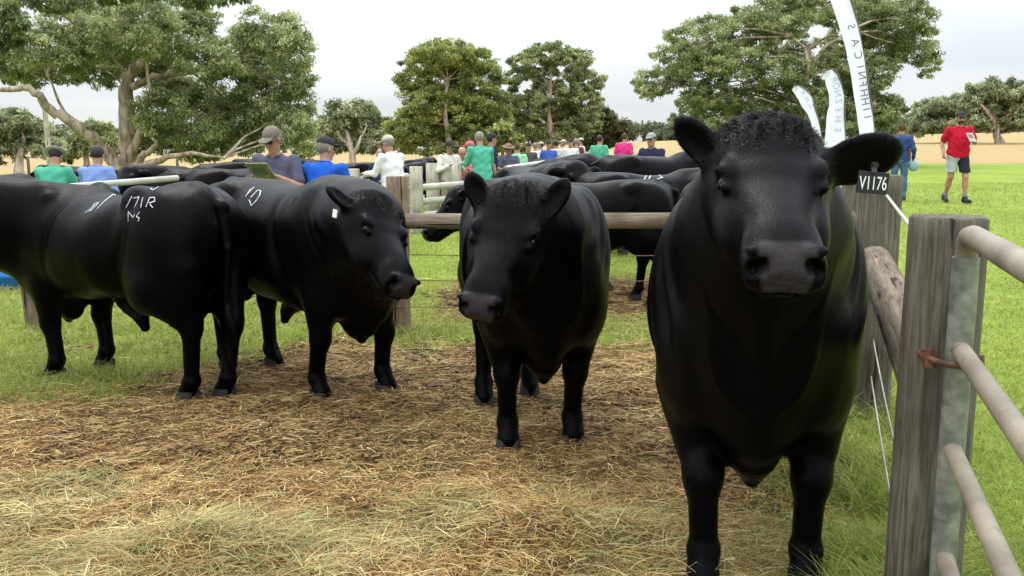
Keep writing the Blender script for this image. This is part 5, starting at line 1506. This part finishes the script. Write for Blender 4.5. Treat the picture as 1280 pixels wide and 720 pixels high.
    if hat is not None:
        f = Field(hd - 0.30, hd + 0.32, vox)
        f.ell(hpnt(-0.012, 0, 0.045), (0.106 * s, 0.090 * s, 0.092 * s), HM, k=0.01)
        Xg, Yg, Zg = f.grid((slice(None),) * 3)
        hu = (Xg - hd[0]) * Uh[0] + (Yg - hd[1]) * Uh[1] + (Zg - hd[2]) * Uh[2]
        f.v = np.maximum(f.v, 0.045 * s - hu)
        me, _ = f.mesh('hat'); o = link('hat' if hatkind != 'cap' else 'cap', me, hat, root)
        f = Field(hd - 0.30, hd + 0.32, vox * 0.7)
        if hatkind == 'cap':
            f.ell(hpnt(0.105, 0, 0.052), (0.082 * s, 0.070 * s, 0.014), HM, k=0.01)
        else:
            f.ell(hpnt(-0.005, 0, 0.052), (0.175 * s, 0.155 * s, 0.014), HM, k=0.01)
        me, _ = f.mesh('brim'); link('brim', me, hat, o)
    tag(root, label, 'person', group)
    return root, J, hpnt

def place(px, head_py, Y, h):
    """feet place so that the top of the head comes at the photo height; returns feet, needed standing height"""
    x = pix(px, head_py, Y).x; z = g0(x, Y)
    return (x, Y, z), pix(px, head_py, Y).z - z
WH = cl('white_shirt', (0.66, 0.66, 0.66)); CRM = cl('cream_shirt', (0.58, 0.56, 0.50)); RED = cl('red_polo', (0.44, 0.008, 0.03)); BLU = cl('royal_blue_polo', (0.012, 0.085, 0.40))
LBL = cl('light_blue_shirt', (0.16, 0.25, 0.50)); NAV = cl('slate_tshirt', (0.085, 0.085, 0.13)); GRN = cl('mint_green_shirt', (0.07, 0.34, 0.23)); PNK = cl('pink_shirt', (0.72, 0.22, 0.28)); DNV = cl('dark_navy_shirt', (0.02, 0.025, 0.06))
JEA = cl('blue_jeans', (0.07, 0.13, 0.25)); DRK = cl('dark_trousers', (0.02, 0.02, 0.025)); TAN = cl('tan_trousers', (0.32, 0.25, 0.16)); DRS = cl('dark_shorts', (0.018, 0.02, 0.03)); GRS = cl('grey_shorts', (0.36, 0.40, 0.42))
KHC = cl('khaki_cap', (0.16, 0.14, 0.11)); BKC = cl('dark_cap', (0.03, 0.03, 0.035)); WHC = cl('beige_cap', (0.40, 0.37, 0.28)); RDC = cl('pink_red_cap', (0.55, 0.13, 0.14)); PAPER = simple('paper', (0.7, 0.7, 0.66), rough=0.8, var=0.15, scale=30)
BRN = cl('brown_hat', (0.20, 0.13, 0.08))
gy = 'people standing around the yards'

# man in red walking on the lawn
x0 = gpix(1193, 253).x
p = pix(1193, 253, 18.4)
red, J, hh = person('bearded man in a red polo shirt and cap walking on the green lawn', (p.x, 18.4, g0(p.x, 18.4)), R(-92 + 0), RED, DRS, BKC, h=1.78, vox=0.009, look=(-14, 4), armL='book', armR='swing', stride=0.20, legs='short',
                fat=1.16, hair=M_hairb, beard=True, glasses=True, group=None, legcols=(DRS, GRS), sock=cl('grey_sock', (0.25, 0.25, 0.26)), shoes=cl('dark_shoe', (0.03, 0.03, 0.04)))
def booklet(at, yaw, tilt, label, w=0.21, h=0.29, mat=None):
    root = empty('catalogue', at, yaw); mb = MB()
    mb.box((0, 0, 0), (0.012, w, h), bev=0.002); o = mb.build('cover', mat or PAPER, root); o.rotation_euler = (0, tilt, 0.0)
    mb = MB(); mb.box((0.009, -w * 0.05, h * 0.12), (0.004, w * 0.6, h * 0.35)); o2 = mb.build('printed_panel', cl('printed_green', (0.10, 0.15, 0.12)), root); o2.rotation_euler = (0, tilt, 0)
    tag(root, label, 'catalogue'); return root
def to_world(root, q):
    a = root.rotation_euler[2]; return (root.location.x + q[0] * math.cos(a) - q[1] * math.sin(a), root.location.y + q[0] * math.sin(a) + q[1] * math.cos(a), root.location.z + q[2])
w = J['wrL']; booklet(to_world(red, w + np.array([0.10, -0.06, 0.0])), red.rotation_euler[2] + 0.3, R(-35), 'folded sale catalogue held by the man in the red shirt', w=0.15, h=0.21, mat=cl('newsprint', (0.35, 0.37, 0.35)))

# person in jeans behind the second post
p = pix(1122, 250, 19.0)
jn, J, _ = person('person in a blue top and blue jeans behind the timber post', (p.x, 19.0, g0(p.x, 19.0)), R(75), cl('blue_top', (0.03, 0.055, 0.16)), JEA, None, h=1.56, vox=0.013, look=(0, 6), armL='down', armR='swing', sleeves='long', hair=cl('brown_hair', (0.08, 0.05, 0.03)))
w = to_world(jn, J['wrR'] + np.array([0.05, -0.02, -0.11]))
o = empty('carry_bag', w); mb = MB()
f = Field((-0.15, -0.15, -0.2), (0.15, 0.15, 0.2), 0.012); f.ell((0, 0, -0.03), (0.10, 0.09, 0.12), k=0.01); me, _ = f.mesh('pouch'); link('pouch', me, cl('pale_teal_bag', (0.28, 0.42, 0.45)), o)
mb.tube([(0.03, 0, 0.05), (0.03, 0, 0.12), (-0.03, 0, 0.12), (-0.03, 0, 0.05)], 0.008, n=6); mb.build('handle', PAPER, o)
tag(o, 'pale teal bag hanging from the hand of the person in jeans', 'bag')

def at(px, py, Y, label, yaw, **kw):
    (fx_, fy_, fz_), hh_ = place(px, py, Y, 0)
    ln = kw.get('lean', 0)
    h = kw.pop('h', 1.76)
    # sink or raise nothing: keep the feet on the ground, adjust stature within reason
    h = min(max(hh_ / (0.985 if ln < 8 else 0.95), 1.50), 1.88)
    return person(label, (fx_, fy_, fz_), R(yaw), h=h, **kw)

r1, J, _ = at(348, 169, 8.9, 'man in a slate t-shirt and sunglasses reading with his head bent, behind the bulls', -100, shirt=NAV, trousers=DRK, hat=KHC, vox=0.009, lean=10, look=(-8, 22), armL='book', armR='book', fat=1.12, hair=M_hairg, glasses=True, group=gy)
wl = J['wrL']; booklet(to_world(r1, (J['wrL'] + J['wrR']) / 2 + np.array([0.12, 0.02, 0.05])), r1.rotation_euler[2], R(55), 'open catalogue held by the man in the slate t-shirt', mat=cl('olive_cover', (0.22, 0.23, 0.14)))
at(402, 174, 8.8, 'man in a royal blue polo shirt and dark cap, turned towards the man reading', 78, shirt=BLU, trousers=DRK, hat=BKC, vox=0.009, lean=6, look=(-35, 5), armL='book', armR='book', fat=1.2, hair=M_hairg, group=gy)
at(117, 191, 10.5, 'dark haired man in a light blue shirt seen from behind', 82, shirt=LBL, trousers=DRK, hat=None, vox=0.011, lean=5, look=(8, 12), armL='rail', armR='down', sleeves='long', fat=1.08, hair=M_hairb, group=gy)
at(62, 195, 10.8, 'person in a green shirt and pale hat near the left edge', 95, shirt=GRN, trousers=DRK, hat=WHC, vox=0.012, lean=14, look=(10, 25), armL='rail', armR='rail', fat=1.0, hair=M_hairb, group=gy, hatkind='brimmed')
at(492, 176, 13.6, 'man in a white long sleeved shirt and beige cap leaning over the cream rails', 140, shirt=WH, trousers=DRK, hat=WHC, vox=0.010, lean=8, look=(10, 10), armL='rail', armR='rail', sleeves='long', fat=1.15, hair=M_hairg, group=gy)
at(477, 188, 14.5, 'person in a dark navy top just left of the white shirted man', -110, shirt=DNV, trousers=DRK, hat=None, vox=0.014, look=(0, 10), armL='chest', armR='chest', hair=cl('brown_hair', (0.08, 0.05, 0.03)), group=gy)
at(560, 178, 17.6, 'person in a cream shirt and dark brimmed hat left of the pink shirt', -60, shirt=CRM, trousers=TAN, hat=BKC, vox=0.012, lean=4, look=(20, 12), armL='book', armR='book', sleeves='long', hair=M_hairb, skin=M_skin2, group=gy)
at(577, 187, 17.9, 'person in a pink shirt between the cream and the green shirts', -80, shirt=PNK, trousers=DRK, hat=None, vox=0.012, lean=6, look=(0, 20), armL='book', armR='book', sleeves='long', hair=cl('fair_hair', (0.38, 0.28, 0.16)), group=gy)
at(592, 178, 18.2, 'person in a pink red cap beside the mint green shirt', 170, shirt=cl('teal_shirt', (0.10, 0.30, 0.30)), trousers=DRK, hat=RDC, vox=0.012, lean=4, look=(0, 10), armL='down', armR='down', hair=M_hairg, group=gy)
at(603, 170, 17.0, 'man in a mint green shirt turned away behind the rails', 115, shirt=GRN, trousers=DRK, hat=None, vox=0.011, lean=10, look=(0, 12), armL='rail', armR='rail', sleeves='long', hair=M_hairg, fat=1.05, group=gy)
at(613, 168, 17.9, 'man in a dark shirt and cap right behind the mint green shirt', 20, shirt=DNV, trousers=DRK, hat=BKC, vox=0.012, look=(0, 5), armL='down', armR='down', hair=M_hairb, group=gy)
at(635, 183, 18.6, 'person in a slate top and wide brown hat right of the green shirt', -80, shirt=NAV, trousers=DRK, hat=BRN, vox=0.013, lean=4, look=(10, 12), armL='rail', armR='rail', hair=M_hairb, hatkind='brimmed', skin=M_skin2, group=gy)
at(646, 189, 19.5, 'person in a pale green top beside the wide brown hat', 95, shirt=cl('pale_green_shirt', (0.25, 0.52, 0.33)), trousers=DRK, hat=None, vox=0.014, look=(0, 10), hair=cl('brown_hair', (0.08, 0.05, 0.03)), group=gy)
at(816, 175, 14.5, 'man in a dark top and grey cap near the left ear of the nearest bull', -120, shirt=DNV, trousers=DRK, hat=cl('grey_cap', (0.25, 0.29, 0.27)), vox=0.013, lean=4, look=(0, 5), armL='rail', armR='rail', sleeves='long', hair=M_hairb, group=gy)
at(749, 183, 21.0, 'distant person in a bright green top above the black backs', 60, shirt=GRN, trousers=DRK, hat=None, vox=0.018, hair=M_hairb, group=gy, parts=False)
at(780, 186, 22.0, 'distant person in a hot pink top above the black backs', 60, shirt=cl('hot_pink_top', (0.60, 0.04, 0.20)), trousers=DRK, hat=None, vox=0.018, hair=cl('brown_hair', (0.08, 0.05, 0.03)), group=gy, parts=False)
crowd = [(661, 184, 'dark_coat', (0.07, 0.06, 0.06), 'brown coat at the left end of the far crowd'), (669, 181, 'white_top', (0.6, 0.6, 0.62), 'white top second from the left in the far crowd'), (677, 184, 'grey_blue', (0.22, 0.27, 0.36), 'grey blue top in the middle of the far crowd'),
         (686, 183, 'blue_top2', (0.05, 0.10, 0.38), 'blue top in the middle of the far crowd'), (695, 186, 'pale_top', (0.48, 0.46, 0.42), 'pale top behind the left yard post of the far crowd'), (705, 178, 'denim_top', (0.10, 0.15, 0.25), 'denim shirt and pale hat, tallest of the far crowd'),
         (713, 184, 'white_top', (0.6, 0.6, 0.62), 'white top right of the tallest in the far crowd'), (720, 181, 'maroon_top', (0.10, 0.04, 0.045), 'maroon top at the right end of the far crowd'), (727, 187, 'pale_top', (0.48, 0.46, 0.42), 'pale top just right of the maroon one in the far crowd')]
for i, (px, py, nm, c, lb) in enumerate(crowd):
    at(px, py, 24 + (i % 3) * 1.3, 'distant person in a ' + lb, (-100, 70, 160)[i % 3], shirt=cl(nm, c), trousers=(DRK, JEA)[i % 2], hat=(BKC, None, WHC)[i % 3], vox=0.018, hair=(M_hairb, M_hairg)[i % 2], group='far crowd beyond the pens', parts=False, armL='chest' if i % 2 else 'down')
# ------------------------------------------------------------------ cattle in the pens behind
def low_bull(px, back_py, Y, yaw, pose, label, vox=0.02, proto={}):
    c = pix(px, back_py, Y); z = g0(c.x, Y)
    size = min(max((c.z - z) / 1.36, 0.82), 1.04)
    if pose not in proto:
        pl, fc = {'level': ((1.22, 0.02, 1.36), (0.80, 0.05, -0.62)), 'low': ((1.28, -0.05, 1.12), (0.62, -0.1, -0.8)), 'turn': ((1.10, 0.30, 1.34), (0.45, 0.72, -0.55))}[pose]
        B = bull('bull', vox, (0, 0, 0), 0, 1.0, (.55, .19, 0), (.60, -.19, 0), (-.70, .18, 0), (-.58, -.18, 0), pl, fc, detail=False)
        proto[pose] = B['root']; o = B['root']
    else:
        o = copy_tree(proto[pose])
    o.location = (c.x, Y, z); o.rotation_euler = (0, 0, R(yaw)); o.scale = (size,) * 3
    tag(o, label, 'bull', 'black cattle in the pens behind'); return o
# bull with 113 on its back, right behind the long rail
cx = pix(815, 214, 9.5)
A2 = bull('bull', 0.015, (cx.x, 9.5, g0(cx.x, 9.5)), R(8), (cx.z - g0(cx.x, 9.5)) / 1.35, (.55, .19, 0), (.60, -.19, 0), (-.70, .18, 0), (-.58, -.18, 0), (1.25, 0, 1.30), (0.7, -0.1, -0.7))
tag(A2['root'], 'black bull with white 113 on its back, behind the long rail', 'bull', 'black cattle in the pens behind')
# bull with its head to the left over the rail
cx = pix(735, 228, 8.5)
sc_ = 0.86
f1_ = Vector((-0.998, -0.06)); lx = Vector((cx.x, 8.5)) 
def a1l(p): d = Vector((p[0] - lx.x, p[1] - lx.y)); return np.array([d.dot(f1_), -d.x * f1_.y + d.y * f1_.x, p[2]]) / sc_
def a1d(v): return np.array([v[0] * f1_.x + v[1] * f1_.y, -v[0] * f1_.y + v[1] * f1_.x, v[2]])
A1 = bull('bull', 0.013, (cx.x, 8.5, g0(cx.x, 8.5)), math.atan2(f1_.y, f1_.x), sc_, (.55, .19, 0), (.60, -.19, 0), (-.70, .18, 0), (-.58, -.18, 0), a1l(pix(572, 243, 8.25)), a1d((-0.62, -0.30, -0.72)), roll=-14)
tag(A1['root'], 'black bull with a round white ear tag, head pointing left over the long rail', 'bull', 'black cattle in the pens behind')
low_bull(668, 207, 10.6, -70, 'level', 'black bull right behind the lowered head of the forward facing bull')
low_bull(768, 194, 12.8, 170, 'low', 'black back below the hot pink top, left of a pair', )
low_bull(822, 192, 12.2, 15, 'low', 'black back right of the pink top, rising behind the 113 bull')
low_bull(755, 197, 15.5, 20, 'level', 'black bull half hidden behind the pair of black backs')
low_bull(60, 219, 11.6, 185, 'low', 'black bull beneath the green shirt at the left edge')
low_bull(185, 213, 12.2, 4, 'low', 'black back just right of the light blue shirt')
low_bull(262, 210, 12.6, 200, 'turn', 'black bull above the tail of the leftmost bull')
low_bull(318, 209, 11.4, 20, 'low', 'black back left of the man reading')
low_bull(228, 207, 16.5, 12, 'level', 'black bull further back under the large crooked gum')
low_bull(130, 211, 15.5, 178, 'level', 'black bull beyond the light blue shirt')
low_bull(452, 204, 20.0, 8, 'low', 'black back above the looped cream rails')
low_bull(425, 202, 18.5, 186, 'level', 'black bull right of the royal blue shirt, further back')
low_bull(478, 203, 24.0, 30, 'level', 'black bull between the blue and the white shirts')
low_bull(545, 203, 23.0, 175, 'low', 'black bull seen between the pale yard posts')
low_bull(655, 200, 20.5, 10, 'low', 'black bull in front of the left end of the far crowd')
low_bull(512, 200, 26.0, 60, 'level', 'black bull far back right of the white shirt')
low_bull(360, 203, 19.0, 170, 'level', 'black bull behind the two men at the yards')

# ------------------------------------------------------------------ markings on coats, ear tags
def rootM(o):
    return Matrix.Translation(o.location) @ o.rotation_euler.to_matrix().to_4x4() @ Matrix.Diagonal((*o.scale, 1))
def paint(B, glyphs, width):
    for g_ in glyphs: paint_one(B, g_, width)
def paint_one(B, strokes, width):
    """white branded strokes laid on the hide where the photo shows them"""
    Mi = rootM(B['root']).inverted(); me = B['me']
    bvh = BVHTree.FromPolygons([tuple(v) for v in B['verts']], [tuple(p.vertices) for p in me.polygons])
    out = MB(); o = Mi @ Vector((0, 0, CAM_H)); rr = random.Random(3)
    for st in strokes:
        pts = []
        for (a, b_), (c, e) in zip(st[:-1], st[1:]):
            n = max(2, int(math.hypot(c - a, e - b_) / 0.8))
            for i in range(n + (1 if (c, e) == st[-1] else 0)): pts.append((a + (c - a) * i / n, b_ + (e - b_) * i / n))
        hits = []
        for u, v in pts:
            q = Mi @ pix(u, v, 5.0); h = bvh.ray_cast(o, (q - o).normalized())
            if h[0] is not None: hits.append((h[0], h[1] if h[1].dot(q - o) < 0 else -h[1]))
        if len(hits) < 2: continue
        vs = []
        for i, (p, n_) in enumerate(hits):
            q0 = hits[max(i - 1, 0)][0]; q1 = hits[min(i + 1, len(hits) - 1)][0]; t_ = q1 - q0
            if t_.length < 1e-7: t_ = Vector((1, 0, 0))
            sd_ = t_.normalized().cross(n_).normalized(); w = width * (0.7 + 0.6 * rr.random())
            p = p + n_ * 0.004; vs += [p - sd_ * w / 2, p + sd_ * w / 2]
        out.add(vs, [(2*i, 2*i+1, 2*i+3, 2*i+2) for i in range(len(hits) - 1)])
    return out.build('branded_number', M_mark, B['root'])
paint(B1, [[[(158, 260), (165.5, 245.5)]], [[(167, 248), (174.5, 246.3), (169, 259.5)]], [[(179, 247), (176.5, 260)]], [[(183, 259), (187.5, 247.5), (193.5, 247), (193.8, 252), (187, 254), (191.5, 260)]],
           [[(161, 277), (161, 264.5), (167, 272), (169, 268)]], [[(175, 265), (171, 271), (175, 273), (173, 277)]],
           [[(106.5, 267), (113, 261.5)]], [[(112, 265), (119, 255), (123, 253.5), (121, 257), (113.5, 264.5)]], [[(121.5, 261.5), (132, 251), (142, 243), (144.5, 245.5)]], [[(188, 235.5), (191.5, 238.2), (203, 231)]]], 0.0065)
paint(B2, [[[(312, 250), (314.5, 257.5), (320, 252), (325, 245), (326, 239), (322.5, 238), (313.5, 247.5)]], [[(310, 243), (318, 234)]], [[(307.5, 246), (314, 236)]]], 0.007)
paint(A2, [[[(805, 225), (808, 219.5)]], [[(811, 224), (814, 218)]], [[(820, 218), (828, 217), (824, 220), (828.5, 222), (821, 224)]]], 0.013)

def attach(o, root, Mw):
    o.parent = root; o.matrix_basis = rootM(root).inverted() @ Mw
c = pix(1091, 228.5, 2.50)
mb = MB(); mb.box((0, 0, 0), (0.094, 0.059, 0.003), bev=0.0012)
face = Matrix(((1, 0, 0), (0, 0, -1), (0, 1, 0))).to_4x4()      # text plane turned to look along -Y
Mw = Matrix.Translation(c) @ Matrix.Rotation(R(12), 4, 'Z') @ Matrix.Rotation(R(5), 4, 'Y') @ face
tg = mb.build('ear_tag', M_tagb, None); attach(tg, B4['root'], Mw)
tx = text_mesh('V1176', 0.046, 'lettering', M_tagw, tg)
tx.location = (0, -0.003, 0.0022); tx.rotation_euler = (0, 0, R(2)); tx.scale = (0.70, 1.12, 1)
mb = MB(); mb.tube([(-0.002, 0.045, -0.004), (-0.002, 0.026, 0.0)], [0.007, 0.009], n=10); mb.tube([(0, 0.047, -0.01), (0, 0.047, 0.004)], 0.009, n=12)
bt = mb.build('tag_button', M_tagb, tg)
mb = MB(); mb.box((0, 0, 0), (0.028, 0.040, 0.003), bev=0.001); tg = mb.build('ear_tag', M_tagw, None)
tp0 = pix(418.5, 267, 4.55); attach(tg, B2['root'], Matrix.Translation(tp0) @ Matrix.Rotation(R(-30), 4, 'Z') @ Matrix.Rotation(R(12), 4, 'Y') @ face)
mb = MB(); mb.tube([(0, 0, 0), (0, 0, 0.004)], 0.020, n=16); tg = mb.build('ear_tag', M_tagw, None)
attach(tg, A1['root'], Matrix.Translation(pix(570.5, 254, 8.3)) @ face)

# ------------------------------------------------------------------ feather flags
m, t, b = new_mat('flag_cloth'); b.inputs['Base Color'].default_value = (0.82, 0.81, 0.93, 1); b.inputs['Roughness'].default_value = 0.8
tr = N(t, 'ShaderNodeBsdfTranslucent'); tr.inputs[0].default_value = (0.82, 0.81, 0.93, 1); mx = N(t, 'ShaderNodeMixShader'); mx.inputs[0].default_value = 0.15
t.links.new(b.outputs[0], mx.inputs[1]); t.links.new(tr.outputs[0], mx.inputs[2]); t.links.new(mx.outputs[0], t.nodes['Material Output'].inputs[0])
M_flag = m
M_inkd = simple('flag_print_dark', (0.10, 0.11, 0.16), rough=0.8); M_inkl = simple('flag_print_pale', (0.34, 0.39, 0.55), rough=0.8)
M_pole = simple('grey_pole', (0.10, 0.10, 0.11), rough=0.4)
def flag(name_label, left, right, Y, letters, ink, lsize, foot, mirror=True):
    """left, right: outline of the cloth in the photo, top to bottom; the pole follows the right edge down to the ground"""
    L = [pix(a, b_, Y) for a, b_ in left]; Rr = [pix(a, b_, Y) for a, b_ in right]
    fx = pix(foot, 200, Y).x; base = Vector((fx, Y, g0(fx, Y)))
    root = empty('feather_flag', base)
    n = 28; m_ = 6
    def samp(P, t):
        q = t * (len(P) - 1); i = min(int(q), len(P) - 2); return P[i].lerp(P[i + 1], q - i)
    vs = []; fr = []
    for i in range(n + 1):
        a = samp(L, i / n); c_ = samp(Rr, i / n)
        for j in range(m_ + 1):
            p = a.lerp(c_, j / m_); p = p + Vector((0, 0.03 * math.sin(i * 0.5 + j * 0.7) + 0.05 * (1 - j / m_), 0)); vs.append(p - base)
    mb = MB(); mb.add(vs, [(i * (m_ + 1) + j, (i + 1) * (m_ + 1) + j, (i + 1) * (m_ + 1) + j + 1, i * (m_ + 1) + j + 1) for i in range(n) for j in range(m_)])
    cloth_o = mb.build('cloth', M_flag, root)
    pp = [v - base for v in Rr]; low = Rr[-1]; 
    pp = [pp[0] + Vector((-0.02, 0, 0.0))] + [q + Vector((0.012, 0, 0)) for q in pp]
    d = (Rr[-1] - Rr[-2]); pp.append(Vector((0, 0, 0)) + Vector((0, 0, 0.0)))
    mb = MB(); mb.tube([Vector(q) for q in pp], 0.014, n=8); mb.build('pole', M_pole, root)
    if letters:
        for ch, t in letters:
            a = samp(L, t); c_ = samp(Rr, t); mid = a.lerp(c_, 0.52) - base; ax = (samp(L, min(t + .05, 1)).lerp(samp(Rr, min(t + .05, 1)), .5) - samp(L, max(t - .05, 0)).lerp(samp(Rr, max(t - .05, 0)), .5)).normalized()
            o = text_mesh(ch, lsize, 'lettering', ink, cloth_o)
            ang = math.atan2(ax.x, -ax.z)
            o.matrix_basis = Matrix.Translation(mid + Vector((0, -0.085, 0))) @ Matrix.Rotation(-ang, 4, 'Y') @ Matrix(((1, 0, 0), (0, 0, -1), (0, 1, 0))).to_4x4() @ Matrix.Rotation(R(-90), 4, 'Z') @ Matrix.Diagonal((-1 if mirror else 1, 1, 1, 1))
    mb = MB(); mb.tube([(0, 0, 0.02), (0, 0, 0.35)], 0.03, n=10); mb.box((0, 0, 0.012), (0.4, 0.4, 0.02), bev=0.004); mb.build('base', M_pole, root)
    tag(root, name_label, 'flag', 'white feather flags'); return root
flag('tallest white feather flag with dark spaced lettering', [(1028, -60), (1031, -30), (1037, -5), (1048, 28), (1059, 60), (1065, 90), (1068, 120), (1073, 150), (1080, 190)],
     [(1035, -62), (1048, -38), (1062, -5), (1071, 28), (1077, 60), (1083, 90), (1087, 120), (1091, 150), (1093, 190)], 16.5,
     [('S', 0.40), ('A', 0.475), ('C', 0.54), ('I', 0.60), ('N', 0.645), ('F', 0.69), ('H', 0.735), ('H', 0.78), ('I', 0.82), ('I', 0.86)], M_inkd, 0.19, 1098)
flag('middle white feather flag with faint blue lettering', [(1028, 99), (1033, 99), (1034, 108), (1037, 120), (1038, 132), (1035, 145), (1033, 160), (1031, 180), (1033, 195)],
     [(1031, 90), (1040, 87), (1047, 93), (1051, 105), (1054, 120), (1055, 135), (1056, 155), (1056, 175), (1056, 195)], 17.5,
     [('R', 0.24), ('O', 0.33), ('N', 0.42), ('Z', 0.51), ('E', 0.60), ('H', 0.69), ('E', 0.78)], M_inkl, 0.17, 1057)
flag('smallest white feather flag, leaning to the left', [(991, 112), (994, 116), (998, 124), (1003, 132), (1009, 140), (1014, 152), (1018, 170)],
     [(993, 108), (1001, 108), (1008, 113), (1014, 122), (1018, 133), (1022, 148), (1026, 170)], 20.0, [('A', 0.30), ('N', 0.45), ('G', 0.6)], M_inkl, 0.13, 1030)
